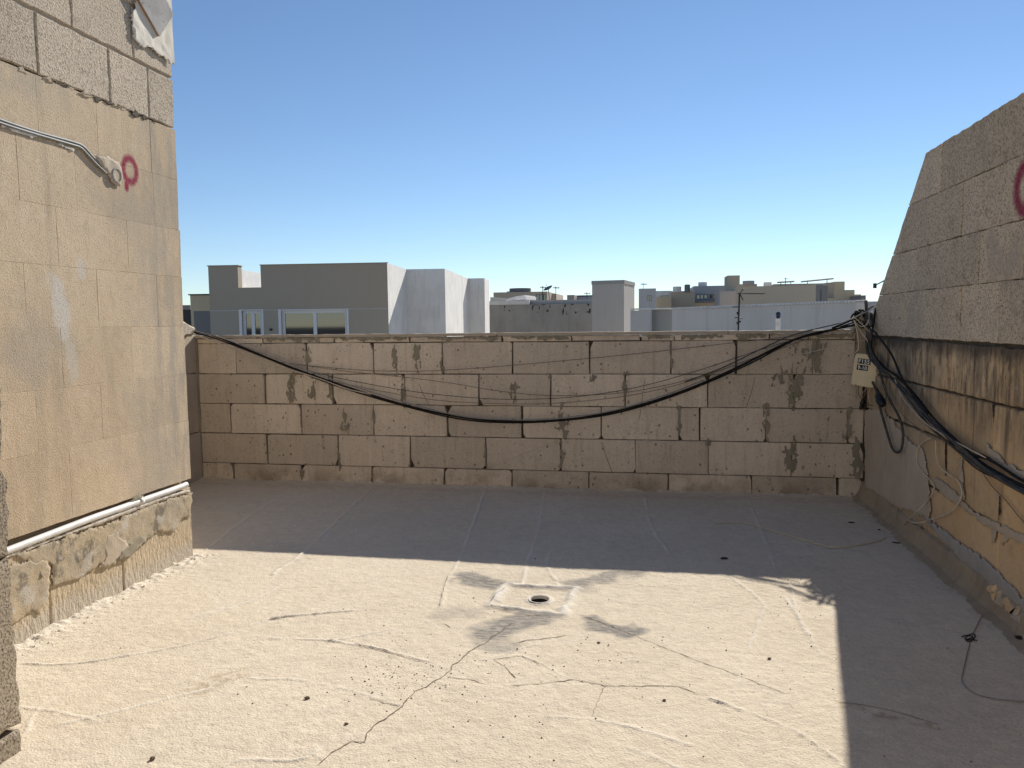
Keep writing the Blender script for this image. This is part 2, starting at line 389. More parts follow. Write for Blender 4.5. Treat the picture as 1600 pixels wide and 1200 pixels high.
def m_tan():
    t = NT('pale_tan_stone', .95, .15)
    a = t.noise(3, 5, .6); b = t.noise(38, 3, .6, t.vec((1, 1.5, .6), (R(35), 0, 0))); g = t.noise(120, 3, .6); Z_ = t.xyz()[2]
    c = t.mix(t.ramp(a, .3, .7), (.51, .41, .275), (.59, .485, .34)); c = t.mix(t.ramp(b, .5, .66, 0, .5), c, (.38, .30, .20))
    c = t.mix(t.math('MULTIPLY', t.ramp(t.math('ADD', Z_, t.math('MULTIPLY', t.noise(6, 4), .12)), .12, .2, 1, 0), .6), c, (.50, .46, .40))
    c = t.mix(t.ramp(g, .52, .66, 0, .4), c, (.30, .235, .155))
    return t.done(c, t.bump(b, .7, .012, t.bump(g, .5, .003)))
M['tanstone'] = m_tan()
M['mortar'] = m_plaster('grey_mortar', (.25, .225, .165), (.32, .28, .21), (.14, .124, .094), .6)
M['dmortar'] = m_plaster('dark_joint_mortar', (.10, .082, .06), (.14, .115, .085), (.05, .042, .032), .4)
M['tmortar'] = m_plaster('pale_mortar', (.42, .35, .26), (.48, .40, .30), (.34, .28, .2), .3)
M['brown'] = m_plaster('brown_skirting_mortar', (.34, .27, .185), (.42, .34, .24), (.20, .155, .105), .4)
M['floor'] = m_floor()
M['crack'] = plain('crack_brown', (.20, .16, .12), .95, .1)
M['black'] = plain('black_cable_sheath', (.02, .018, .016), .75, .12, 0, .35, 25)
M['dgrey'] = plain('dark_grey_cable_sheath', (.085, .08, .073), .8, .1, 0, .35, 25)
M['pale'] = plain('dusty_cream_wire', (.60, .51, .38), .65, .3)
M['white'] = plain('white_plastic', (.72, .70, .66), .45, .4)
M['tan'] = plain('dusty_tan_wire', (.27, .21, .145), .7, .2)
M['greyw'] = plain('grey_wire_sheath', (.30, .285, .255), .6, .3)
M['steel'] = plain('galvanised_conduit', (.25, .25, .245), .6, .3, .2)
M['cream'] = plain('cream_box_plastic', (.74, .63, .40), .5, .35, 0, .06)
M['lblack'] = plain('black_label_tape', (.012, .012, .012), .5)
M['lwhite'] = plain('white_lettering', (.80, .80, .78), .6)
M['tape'] = plain('black_tape', (.010, .011, .011), .4, .4)
M['hole'] = plain('dark_pipe_inside', (.03, .028, .025), .9)
M['wood'] = plain('brown_board_edge', (.36, .165, .06), .8, .2, 0, .25, 30)
M['grit'] = plain('dirt_crumbs', (.17, .125, .085), .95, .1)
M['scrap'] = plain('black_scrap', (.02, .018, .017), .7)
def m_board():
    t = NT('weathered_grey_board', .9, .2)
    a = t.noise(8, 5, .65); v = t.voro(32)
    c = t.mix(t.ramp(a, .35, .68), (.40, .385, .37), (.30, .285, .275)); c = t.mix(t.ramp(t.noise(4), .6, .7, 0, .5), c, (.42, .32, .29))
    c = t.mix(t.math('MULTIPLY', t.ramp(v, .14, .22, 1, 0), t.ramp(t.noise(11), .5, .58)), c, (.05, .045, .04))
    return t.done(c, t.bump(a, .4, .006))
M['board'] = m_board()

# ------------------------------------------------------------------ terrace floor
def flo(l, k=5): return spline([on_floor(*p) for p in l], k)
RIDGES = [  # (outline on the floor, height, half width)
 ([(472, 754), (387, 809), (334, 851), (290, 887)], .007, .016), ([(585, 760), (540, 802), (481, 858), (426, 898)], .007, .016),
 ([(758, 767), (741, 815), (719, 872), (700, 905), (690, 945)], .007, .013), ([(852, 768), (841, 828), (826, 876), (815, 912)], .006, .014),
 ([(860, 862), (855, 882), (872, 912)], .006, .013), ([(1008, 777), (1017, 820), (1046, 865)], .009, .012),
 ([(1169, 781), (1194, 839), (1212, 888)], .005, .011), ([(1195, 945), (1170, 1015), (1145, 1080)], .006, .010),
 ([(1138, 898), (1180, 930), (1195, 945)], .006, .010), ([(1235, 912), (1250, 970), (1285, 1025)], .007, .012), ([(1225, 930), (1262, 985), (1268, 1010)], .005, .01),
 ([(33, 1037), (146, 1033), (333, 998), (425, 969), (500, 960), (552, 956)], .007, .012),
 ([(418, 999), (515, 1003), (597, 1016), (665, 1035)], .006, .010), ([(388, 1061), (462, 1063), (537, 1076), (627, 1104)], .005, .010),
 ([(515, 1003), (597, 988), (687, 969)], .005, .009), ([(350, 1198), (387, 1187), (462, 1190), (496, 1174)], .006, .010),
 ([(33, 1104), (90, 1112), (150, 1127)], .006, .009), ([(37, 1150), (60, 1105), (110, 1080)], .005, .009), ([(100, 1130), (190, 1110), (330, 1075)], .004, .012),
 ([(330, 960), (400, 935), (440, 915)], .004, .014), ([(200, 985), (300, 965), (360, 945)], .004, .014),
 ([(740, 1036), (800, 1016), (840, 1005)], .005, .008), ([(772, 1030), (815, 1024), (855, 1042), (880, 1055)], .005, .008),
 ([(1110, 1092), (1160, 1110), (1200, 1124), (1240, 1140), (1280, 1166), (1315, 1195), (1345, 1225)], .009, .011), ([(425, 969), (460, 963), (500, 960)], .007, .009),
 ([(980, 1170), (1020, 1182), (1060, 1200)], .004, .01), ([(860, 1120), (960, 1130), (1080, 1165)], .004, .012)]
STEPS = []
DRAIN = on_floor(843, 934)[:2]
COLLAR = [on_floor(*p)[:2] for p in ((764, 944), (793, 911), (900, 917), (878, 958))]
def build_floor():
    x0, x1, y0, y1, st = -4.12, 1.62, 1.3, 6.36, .0072
    nx = int((x1 - x0) / st) + 1; ny = int((y1 - y0) / st) + 1
    X, Y = np.meshgrid(np.linspace(x0, x1, nx), np.linspace(y0, y1, ny))
    Z = .010 * vnoise(X, Y, .9, 1) + .003 * vnoise(X, Y, 2.3, 2) + .0012 * vnoise(X, Y, 6, 3) + .0010 * vnoise(X, Y, 19, 4) + .0014 * vnoise(X, Y, 47, 5) + .0022 * vnoise(X, Y, 83, 15)
    Z += .0022 * np.clip(vnoise(X * .35 + Y * .2, Y, 26, 8), .1, 1)
    white = np.zeros(X.shape)
    for l, h, wd in RIDGES:
        D, S = seg_dist(X + .012 * vnoise(X, Y, 14, 6), Y + .012 * vnoise(X, Y, 14, 7), flo(l))
        k = np.exp(-(D / (wd * .62)) ** 2) * np.clip(.75 + 1.1 * vnoise(X, Y, 8, 9) + .8 * vnoise(X, Y, 40, 19), 0, 1.5); Z += .85 * h * k; white = np.maximum(white, .55 * k)
    for l, h in STEPS:
        D, S = seg_dist(X + .01 * vnoise(X, Y, 16, 16), Y + .01 * vnoise(X, Y, 16, 17), flo(l))
        Z += h * np.where(S > 0, np.exp(-(D / .09) ** 2), np.exp(-(D / .012) ** 2)) * (D < .4)
    # raised collar round the drain
    D, S = seg_dist(X + .02 * vnoise(X, Y, 20, 10), Y + .02 * vnoise(X, Y, 20, 11), [*COLLAR, COLLAR[0]])
    k = np.exp(-(D / .024) ** 2) * (.9 + .8 * vnoise(X, Y, 11, 13)); Z += .015 * k; white = np.maximum(white, .8 * k)
    rd = np.hypot(X - DRAIN[0], Y - DRAIN[1])
    Z -= .012 * np.exp(-(rd / .45) ** 2); Z += .006 * np.exp(-((rd - .062) / .010) ** 2); white = np.maximum(white, .8 * np.exp(-((rd - .062) / .010) ** 2))
    # the wash runs up the foot of the walls in a crumbly fillet
    dl = np.where(Y < 4.2, np.abs(X - XL), 9.0); dl = np.maximum(dl, 0)
    cr = np.clip(.55 + 1.3 * vnoise(X, Y, 12, 20) + 1.1 * vnoise(X, Y, 37, 21), 0, 2)
    kl = np.exp(-(dl / .045)) * (Y < 4.2); Z += .016 * kl * cr
    kl2 = np.exp(-(dl / .10)) * (Y < 4.2); Z += .010 * kl2 * np.clip(vnoise(X, Y, 60, 22) * 2, 0, 1); white = np.maximum(white, .35 * kl2)
    db = YB - Y; Z += .018 * np.exp(-np.abs(db) / .03) * cr
    # stains
    grey = np.zeros(X.shape)
    def blot(p0, p1, wd, k):
        a, b = on_floor(*p0), on_floor(*p1)
        D, S = seg_dist(X + .10 * vnoise(X, Y, 7, 30) + .05 * vnoise(X, Y, 22, 33), Y + .10 * vnoise(X, Y, 7, 31) + .05 * vnoise(X, Y, 22, 34), [a, b])
        return k * np.clip(1.7 * (1.2 - D / wd), 0, 1)
    for a in (((722, 902), (775, 913), .085, 1.0), ((912, 908), (975, 895), .095, .85), ((772, 985), (832, 963), .11, 1.0), ((920, 968), (985, 990), .07, 1.0), ((700, 960), (735, 955), .09, .4), ((775, 1008), (790, 1000), .08, .6)):
        grey = np.maximum(grey, blot(*a))
    brown = np.maximum.reduce([blot((330, 1080), (375, 1055), .07, .8), blot((1330, 1102), (1460, 1130), .02, .9), blot((1200, 850), (1340, 860), .03, .35),
                               blot((1360, 790), (1590, 985), .10, .5), blot((330, 755), (1340, 785), .07, .4)])
    keep = rd > .050
    vid = np.arange(nx * ny).reshape(ny, nx)
    q = np.stack([vid[:-1, :-1], vid[:-1, 1:], vid[1:, 1:], vid[1:, :-1]], -1)
    fk = keep[:-1, :-1] & keep[:-1, 1:] & keep[1:, 1:] & keep[1:, :-1]
    q = q[fk]
    # pull the rim of the drain onto a clean circle
    rim = (rd < .05 + st * 1.6) & keep
    an = np.arctan2(Y - DRAIN[1], X - DRAIN[0])
    X = np.where(rim & (rd < .05 + st * .9), DRAIN[0] + .0505 * np.cos(an), X); Y = np.where(rim & (rd < .05 + st * .9), DRAIN[1] + .0505 * np.sin(an), Y)
    me = bpy.data.meshes.new('terrace_floor')
    V = np.stack([X, Y, Z], -1).reshape(-1, 3)
    me.vertices.add(len(V)); me.vertices.foreach_set('co', V.ravel().astype(np.float32))
    me.loops.add(q.size); me.loops.foreach_set('vertex_index', q.ravel().astype(np.int32))
    me.polygons.add(len(q)); me.polygons.foreach_set('loop_start', (np.arange(len(q)) * 4).astype(np.int32))
    me.polygons.foreach_set('use_smooth', np.ones(len(q), bool))
    me.update(); me.validate()
    for nm, A in (('grey', grey), ('brown', brown), ('white', white)):
        at = me.attributes.new(nm, 'FLOAT', 'POINT'); at.data.foreach_set('value', np.clip(A, 0, 1).ravel().astype(np.float32))
    me.materials.append(M['floor'])
    o = bpy.data.objects.new('terrace_floor', me); col.objects.link(o)
    def zat(x, y):
        i = int(round((x - x0) / st)); j = int(round((y - y0) / st))
        return float(Z[min(max(j, 0), ny - 1), min(max(i, 0), nx - 1)])
    return o, zat
floor_o, ZAT = build_floor()
tag(floor_o, 'whitewashed terrace floor with trowel ridges, cracks and a round drain hole', kind='structure')
MB().abox((-4.12, 6.0), (-5.0, 1.32), (-.25, -.006)).build('floor_slab', M['floor'], floor_o)
mb = MB(); ring = []
mb.tube([(*DRAIN, -.012), (*DRAIN, -.30)], .0485, 24, 0, True)
mb.f = [f for f in mb.f if not (len(f) > 4 and 0 in f)]
mb.build('drain_pipe', M['hole'], floor_o, True)
mb = MB(); an = [2 * math.pi * k / 28 for k in range(28)]
mb.add([(DRAIN[0] + r_ * math.cos(a), DRAIN[1] + r_ * math.sin(a), z_) for r_, z_ in ((.047, -.022), (.047, .004 - .012), (.054, .008 - .012), (.058, -.006)) for a in an],
       [(k * 28 + i, k * 28 + (i + 1) % 28, (k + 1) * 28 + (i + 1) % 28, (k + 1) * 28 + i) for k in range(3) for i in range(28)])
mb.build('drain_rim', M['wplaster'], floor_o, True)
MB().abox((-4.35, 6.0), (-5.0, 6.45), (-9, -.33)).build('building_mass', M['tmortar'], floor_o)
CRACKS = [([(800, 971), (751, 1009), (736, 1016), (721, 1031), (708, 1039), (706, 1048), (695, 1056), (672, 1069), (650, 1082), (627, 1106), (609, 1121), (586, 1136), (573, 1149), (571, 1161), (549, 1161), (519, 1177), (496, 1198)], .0030),
 ([(905, 957), (950, 975), (1000, 995), (1080, 1027), (1130, 1046), (1180, 1065), (1225, 1082)], .0022),
 ([(800, 1072), (850, 1068), (900, 1062), (945, 1072), (1000, 1072), (1060, 1072), (1090, 1084)], .0030),
 ([(802, 1004), (830, 998), (860, 995), (885, 990)], .0034), ([(772, 1030), (815, 1024), (855, 1042)], .0022), ([(772, 1030), (790, 1044), (806, 1060)], .0032),
 ([(764, 944), (784, 952), (810, 956), (850, 960)], .0030), ([(764, 944), (775, 930), (792, 917)], .0022), ([(705, 903), (760, 906), (800, 910)], .0016), ([(930, 909), (1000, 913), (1060, 920)], .0013),
 ([(552, 1006), (597, 1018), (640, 1030), (665, 1036)], .0022), ([(700, 1058), (740, 1064), (760, 1070)], .0026), ([(575, 1092), (610, 1102), (630, 1106)], .002),
 ([(945, 1072), (935, 1095), (925, 1120)], .0013), ([(1310, 1097), (1370, 1103), (1420, 1117), (1470, 1133)], .0022), ([(1520, 922), (1548, 946), (1573, 968), (1592, 986)], .005),
 ([(690, 972), (705, 982), (712, 980)], .002), ([(700, 900), (692, 925), (686, 950)], .0014)]
rng = random.Random(5)
for l, wd in CRACKS:
    P = [on_floor(*p) for p in l]; Q = []
    for a, b in zip(P[:-1], P[1:]):
        k = max(2, int(np.linalg.norm(b - a) / .022))
        for j in range(k): Q.append(a + (b - a) * j / k + np.array([rng.uniform(-.005, .005), rng.uniform(-.005, .005), 0]))
    Q.append(P[-1]); vs = []; fs = []
    for i, p in enumerate(Q):
        t_ = Q[min(i + 1, len(Q) - 1)] - Q[max(i - 1, 0)]; nr = np.array([-t_[1], t_[0], 0]); nr /= np.linalg.norm(nr) + 1e-9
        k = wd * rng.uniform(.25, 1.0) * (.4 if i in (0, len(Q) - 1) else 1)
        z_ = max(ZAT(p[0] + a, p[1] + b) for a in (-.006, 0, .006) for b in (-.006, 0, .006)) * .5 + ZAT(p[0], p[1]) * .5 + .0012
        vs += [(*(p + nr * k)[:2], z_), (*(p - nr * k)[:2], z_)]
        if i: fs.append((2 * i - 2, 2 * i - 1, 2 * i + 1, 2 * i))
    obj('crack', vs, fs, M['crack'], floor_o)  # flat dark brown ribbon just above the floor, in place of a groove

# ------------------------------------------------------------------ back parapet wall
wall = thing('parapet_wall', 'low parapet wall of large sawn tan limestone blocks across the back of the terrace', 'wall', (-1.2, YB + .1, 0))
MB().abox((-4.12, XR + .2), (YB + .05, YB + .12), (-.25, 1.268)).build('mortar_core', M['dmortar'], wall)
ZR = [-.02, .150, .425, .697, .966, 1.238, 1.286]
ROWS = [  # joints read along each course, bottom to top
 (757, [313, 366, 472, 582, 695, 800, 920, 1044, 1175, 1309, 1347]), (712, [314, 418, 529, 642, 759, 877, 993, 1107, 1237, 1351]),
 (662, [312, 361, 471, 584, 699, 816, 940, 1061, 1094, 1197, 1326, 1350]), (610, [311, 415, 520, 632, 749, 861, 977, 1106, 1240, 1350]),
 (562, [309, 369, 480, 584, 691, 801, 922, 1049, 1151, 1270, 1337]), (533, [307, 411, 522, 640, 785, 893, 1001, 1054, 1202, 1264, 1337])]
rng = random.Random(11); sid = 100
for r_, (py, js) in enumerate(ROWS):
    us = [uvb(p, py)[0] for p in js]
    for i in range(len(us) - 1):
        g0 = rng.choice([.0015, .002, .003, .005, .008]); g1 = rng.choice([.0015, .002, .003, .006, .009])
        sk = rng.uniform(-.004, .004)
        a, b = us[i] + g0, us[i + 1] - g1
        z0, z1 = ZR[r_] + .0025, ZR[r_ + 1] - rng.choice([.0015, .0025, .004])
        sid += 1
        cut = lambda p: rng.uniform(.010, .034) if rng.random() < p else .002
        (c1, c2, c3, c4), (e1_, e2_, e3_, e4_) = [cut(.28) for _ in range(4)], [rng.uniform(.5, 2.6) for _ in range(4)]
        if z1 - z0 < .1: c1 = c2 = c3 = c4 = .002
        slab('block', [(a + c1, z0), (b + sk - c2, z0 + rng.uniform(-.001, .001)), (b + sk - .001, z0 + c2 * e2_), (b - sk - .001, z1 - c3 * e3_), (b - sk - c3, z1 + rng.uniform(-.001, .001)), (a + c4, z1), (a, z1 - c4 * e4_), (a, z0 + c1 * e1_)], FB, M['sawn'], wall, -.115, rng.uniform(-.004, .004), .0035, .11, .0016, sid, .004)
us = np.linspace(-4.12, 1.50, 7)
for i in range(6):
    sid += 1; a, b = us[i] + .002, us[i + 1] - .002
    rr = random.Random(sid); z0, z1 = 1.290, 1.313
    dz = rr.uniform(-.002, .002)
    slab('coping_slab', [(a, z0 + dz), (b, z0), (b, z1), (a, z1 + dz)], FB, M['tmortar'], wall, -.120, .020 + rr.uniform(-.004, .004), .003, .05, .0016, sid)
def blob(cx, cy, rx, ry, rng, n=26, spiky=.35):
    k1, k2, p1, p2 = rng.randint(2, 3), rng.randint(4, 7), rng.uniform(0, 6), rng.uniform(0, 6)
    return [(cx + rx * math.cos(a) * q, cy + ry * math.sin(a) * q) for a in [2 * math.pi * i / n for i in range(n)]
            for q in [1 + spiky * (.5 * math.sin(k1 * a + p1) + .4 * math.sin(k2 * a + p2) + .5 * rng.uniform(-.5, .5))]]
rng = random.Random(3)
for (px, py, w_, h_) in [(480, 556, 13, 26), (618, 562, 10, 44), (652, 560, 11, 44), (1275, 556, 19, 45), (1262, 545, 40, 12), (455, 610, 19, 44), (490, 610, 12, 44), (516, 608, 9, 38), (803, 612, 11, 40), (977, 606, 11, 44),
                         (1240, 612, 20, 52), (1232, 590, 34, 12), (540, 660, 15, 46), (881, 662, 17, 48), (1197, 662, 12, 48), (1326, 660, 13, 50), (759, 712, 6, 38), (877, 712, 8, 42),
                         (1237, 716, 18, 48), (1338, 715, 22, 48), (922, 590, 16, 10), (748, 590, 7, 7), (860, 590, 8, 9), (1049, 560, 5, 40), (631, 612, 9, 44), (691, 570, 5, 36), (471, 664, 4, 36), (1061, 655, 7, 40),
                         (530, 715, 5, 40), (584, 650, 5, 20), (1207, 601, 7, 8), (340, 653, 5, 9), (1257, 578, 8, 9), (801, 655, 5, 12), (472, 740, 9, 10), (582, 742, 8, 10), (1107, 690, 9, 9), (1295, 655, 7, 8)]:
    c0 = uvb(px, py); rx = w_ / 2 * .0062; ry = h_ / 2 * .0057
    crust('mortar_smear', blob(c0[0], c0[1], rx * .72, ry * .95, rng, 20, .35), FB, M['mortar'], wall, .004, .0035, max(.016, rx * 1.15), rng.randint(0, 999), 2.2, .010, .0045, 52)
for a, b in ((415, 500), (520, 636), (668, 780), (800, 890), (1010, 1050), (1065, 1130), (1150, 1200), (1270, 1334)):
    p0 = uvb(a, 533); p1 = uvb(b, 533); k = 10
    top = [(p0[0] + (p1[0] - p0[0]) * i / k, 1.287) for i in range(k, -1, -1)]
    bot = [(p0[0] + (p1[0] - p0[0]) * i / k, 1.268 - rng.uniform(0, .030)) for i in range(k + 1)]
    crust('mortar_smear', bot + top, FB, M['mortar'], wall, .004, .005, .014, rng.randint(0, 999), 1.0, .01, .0045)
# a rough mortar fill where the courses stop short of the side wall
slab('mortar_fill', [(1.515, .97), (1.604, .97), (1.604, 1.30), (1.56, 1.31), (1.515, 1.30)], FB, M['dplaster'], wall, -.11, -.03, .006, .04, .006, 77)
slab('mortar_fill', [(-4.10, 0), (-4.088, 0), (-4.082, 1.28), (-4.11, 1.28)], FB, M['mortar'], wall, -.1, .010, .003, .05, .003, 78)
slab('shadow_lump', [(1.49, 1.300), (1.604, 1.300), (1.604, 1.46), (1.57, 1.45), (1.53, 1.40), (1.50, 1.35)], FB, M['dplaster'], wall, -.11, -.03, .008, .02, .006, 79)  # lump added and shaped so its shadow cuts the floor's lit corner
# scratches and fine cracks cut across single blocks
for l in ([(655, 600), (661, 615), (671, 634)], [(1180, 588), (1174, 612), (1166, 636)], [(940, 690), (947, 712), (957, 740)], [(1008, 590), (1004, 618), (999, 655)]):
    mbk = MB(); mbk.tube([np.array([uvb(*p)[0], YB - .0035, uvb(*p)[1]]) for p in l], .0016, 5, 4); mbk.build('hairline_crack', M['crack'], wall)

# ------------------------------------------------------------------ short wall closing the terrace on the far left
sw = thing('side_parapet_wall', 'narrow strip of grey block side wall at the far left end of the parapet', 'wall', (-4.2, 5.6, 0))
FS = (np.array([-4.10, 0, 0.]), np.array([0, 1., 0]), np.array([0, 0, 1.]), np.array([1., 0, 0]))
for k, (a, b) in enumerate(((0.0, .43), (.434, .97), (.974, 1.335))):
    slab('block', [(5.35, a), (5.84, a), (5.84, b), (5.35, b)], FS, M['pier'], sw, -.2, 0, .006, .06, .004, 300 + k)
    slab('block', [(5.846, a), (6.335, a), (6.335, b), (5.846, b)], FS, M['gplaster'], sw, -.2, rng.uniform(-.004, .006), .006, .06, .004, 310 + k)
MB().abox((-4.35, -4.13), (-5, 6.34), (-.25, 1.30)).build('mortar_core', M['mortar'], sw)
pts = [(5.45, 1.30), (6.20, 1.30), (6.25, 1.38), (6.10, 1.44), (5.80, 1.58), (5.60, 1.62), (5.45, 1.60)]
slab('rough_concrete_lump', pts, FS, M['cblock'], sw, -.22, .06, .02, .05, .012, 333)

# ------------------------------------------------------------------ right boundary wall
rw = thing('boundary_wall', 'tall stepped boundary wall on the right, tan blocks over stained orange stone', 'wall', (XR + .15, 2.5, 0))
def clip_slant(poly, off=0.0):           # keep what lies on the near side of the sloping end: y <= 6.33 at z 1.31, y <= 5.13 at z 2.397
    f_ = lambda q: (5.13 + (2.397 - q[1]) * 1.107) + off + q[0]        # u = -y ; inside when >= 0
    out = []
    for i in range(len(poly)):
        a, b = poly[i - 1], poly[i]; fa, fb = f_(a), f_(b)
        if (fa >= 0) != (fb >= 0):
            t_ = fa / (fa - fb); out.append((a[0] + (b[0] - a[0]) * t_, a[1] + (b[1] - a[1]) * t_))
        if fb >= 0: out.append(b)
    return out
# core of the wall, wide enough to carry the sloping end
core = clip_slant([(-6.33, -.25), (5.0, -.25), (5.0, 2.39), (-6.33, 2.39)])
core = [(-6.36 + .03 if q[0] < -6.3 else q[0] + .012 if q[0] < 0 and q[1] > 1.3 else q[0], q[1]) for q in core]
slab('mortar_core', core, FR, M['dmortar'], rw, -.20, -.022, .002, 5, 0, 1)
RC = [1.272, 1.567, 1.832, 2.120, 2.397]
RJ = [(500, [1411, 1500, 1560]), (425, [1431, 1529, 1598]), (365, [1408, 1502, 1562]), (240, [1472, 1535])]
for r_, (py, js) in enumerate(RJ):
    us = [-6.33] + [uvr(p, py)[0] for p in js]
    while us[-1] < 4.6: us.append(us[-1] + .60)
    z0, z1 = RC[r_], RC[r_ + 1]
    for i in range(len(us) - 1):
        g = rng.uniform(.003, .006); pl = [(us[i] + g, z0 + .001), (us[i + 1] - g, z0 + .001 + rng.uniform(0, .003)), (us[i + 1] - g, z1 - .001 - rng.uniform(0, .002)), (us[i] + g, z1 - .001)]
        pl = clip_slant(pl, rng.uniform(-.012, .012))
        if len(pl) < 3: continue
        area = abs(sum(pl[k][0] * pl[(k + 1) % len(pl)][1] - pl[(k + 1) % len(pl)][0] * pl[k][1] for k in range(len(pl)))) / 2
        if area < .004: continue
        sid += 1
        slab('block', pl, FR, M['rblock'], rw, -.215, rng.uniform(-.002, .002), .003, .04, .003, sid, .003)
slab('shadow_block', [(-6.62, .9), (-6.30, .9), (-6.27, 1.43), (-6.42, 1.435), (-6.62, 1.42)], FR, M['pier'], rw, -.205, -.03, .008, .03, .006, 81)  # hidden block added to shade the lit gap at the floor's right corner
# lower courses of old stone
LZ = [.11, .40, .705, .985, 1.262]
LJ = [[-6.31, -5.55, -4.95, -4.33, -3.75], [-6.31, -5.72, -5.10, -4.50, -3.90], [-6.31, -5.42, -4.93, -4.06, -3.46], [-6.31, -5.78, -5.2, -4.62, -3.98]]
LJ[1][3] = uvr(1566, 790)[0] - .0; LJ[1][4] = LJ[1][3] + .66
LJ[0][3] = uvr(1560, 860)[0]; LJ[0][4] = LJ[0][3] + .62
LJ[2][2] = uvr(1479, 670)[0]
for r_ in range(4):
    us = list(LJ[r_])
    while us[-1] < 4.6: us.append(us[-1] + .62)
    for i in range(len(us) - 1):
        sid += 1; g = rng.uniform(.003, .007)
        slab('stone', [(us[i] + g, LZ[r_] + .006), (us[i + 1] - g, LZ[r_] + .006), (us[i + 1] - g, LZ[r_ + 1] - .006), (us[i] + g, LZ[r_ + 1] - .006)], FR, M['rlow'], rw, -.2,
             rng.uniform(-.002, .002) - (.002 if us[i] > -4.97 and r_ == 2 else 0), .006, .05, .004, sid, .003)
def patch(name, pxs, fr, uv, mat, parent, front, seed, seg=.02, jit=.005, ch=.004, back=-.012):
    return crust(name, [uv(*p) for p in pxs], fr, mat, parent, front, .005, jit * 3, seed, 1.0, .014, .003, 30)
patch('plaster_patch', [(1352, 640), (1378, 636), (1400, 660), (1425, 690), (1445, 700), (1452, 742), (1458, 800), (1452, 812), (1425, 800), (1400, 792), (1354, 762)], FR, uvr, M['gplaster'], rw, .010, 41, .02, .006)
patch('cement_band', [(1440, 800), (1462, 816), (1500, 846), (1540, 872), (1600, 930), (1640, 968), (1640, 995), (1600, 958), (1572, 935), (1550, 925), (1500, 872), (1470, 842)], FR, uvr, M['gcement'], rw, .012, 42, .02, .005)
# mortar left standing in the joints of the orange stones
for pl in ([(1462, 745), (1480, 755), (1505, 778), (1520, 795), (1545, 808), (1575, 822), (1605, 838), (1640, 858), (1640, 880), (1605, 856), (1570, 838), (1540, 822), (1505, 795), (1485, 782), (1460, 760)],
           [(1540, 690), (1552, 700), (1575, 722), (1600, 735), (1640, 752), (1640, 770), (1600, 752), (1575, 742), (1552, 722)],
           [(1500, 715), (1506, 715), (1507, 752), (1510, 780), (1502, 782), (1500, 752)],
           [(1550, 826), (1560, 830), (1556, 848), (1552, 850)], [(1574, 836), (1580, 840), (1568, 856), (1566, 850)]):
    patch('joint_mortar', pl, FR, uvr, M['tmortar'], rw, .008, sid, .015, .004); sid += 1
for pl in ([(1562, 772), (1565, 772), (1564, 800), (1562, 816), (1560, 812)], [(1477, 692), (1480, 690), (1480, 745), (1478, 745)], [(1441, 605), (1443, 606), (1442, 640), (1441, 640)], [(1551, 628), (1555, 627), (1555, 664), (1552, 664)]):
    patch('open_joint', pl, FR, uvr, M['hole'], rw, .001, sid, .02, .003, .002); sid += 1
# skirting of brown mortar along the foot of the wall
vs = []; fs = []; ys = np.arange(6.33, -5.0, -.035)
for i, y in enumerate(ys):
    a = .5 + vnoise(np.array([y]), np.array([.3]), 5, 60)[0]; b = vnoise(np.array([y]), np.array([2.3]), 17, 61)[0]; c_ = vnoise(np.array([y]), np.array([1.3]), 31, 62)[0]
    for xo, z in ((-.001, .125 + .03 * b), (.020 + .006 * c_, .115 + .03 * b), (.024 + .012 * a, .06), (.040 + .02 * a + .012 * b, .014), (.075 + .035 * a + .02 * c_, .001), (.10 + .05 * a, -.02)):
        vs.append((XR - xo - rng.uniform(0, .004), y, z + rng.uniform(-.003, .003)))
    if i:
        for k in range(5): fs.append(((i - 1) * 6 + k, i * 6 + k, i * 6 + k + 1, (i - 1) * 6 + k + 1))
obj('mortar_skirting', vs, fs, M['brown'], rw)
for k, (px, py) in enumerate(((1560, 925), (1572, 938), (1587, 950), (1598, 962))):
    c0 = uvr(px, py); slab('broken_stone', blob(c0[0], c0[1], .05, .035, rng, 14, .5), FR, M['tanstone'] if k % 2 else M['rlow'], rw, -.02, .035, .012, .02, .006, 500 + k)

# ------------------------------------------------------------------ left: rendered stair room
lw = thing('stair_room', 'tall rendered stair room on the left with grey concrete blocks along its top', 'building', (XL - .7, 3.0, 0))
MB().abox((XL - 1.25, XL - .06), (-1.0, 4.150), (-.25, 3.66)).build('wall_core', M['render'], lw)
MB().abox((XL - .3, XL - .0014), (-1.0, 4.14), (.49, 2.54)).build('render_backing', M['render'], lw)
MB().abox((XL - .3, XL - .003), (-1.0, 4.135), (2.555, 3.65)).build('mortar_backing', M['tmortar'], lw)
LC = [.480, .83, 1.115, 1.40, 1.69, 1.965, 2.255, 2.545]
def ly(px, py): return uvl(px, py)[0]
LJS = [[ly(110, 740)], [ly(160, 660), ly(60, 690)], [ly(98, 570), ly(207, 560)], [ly(153, 470), ly(40, 470), ly(246, 470)],
       [ly(90, 380), ly(200, 390)], [ly(242, 340), ly(120, 310), ly(30, 300)], [ly(152, 200), ly(191, 215), ly(60, 200), ly(238, 280)]]
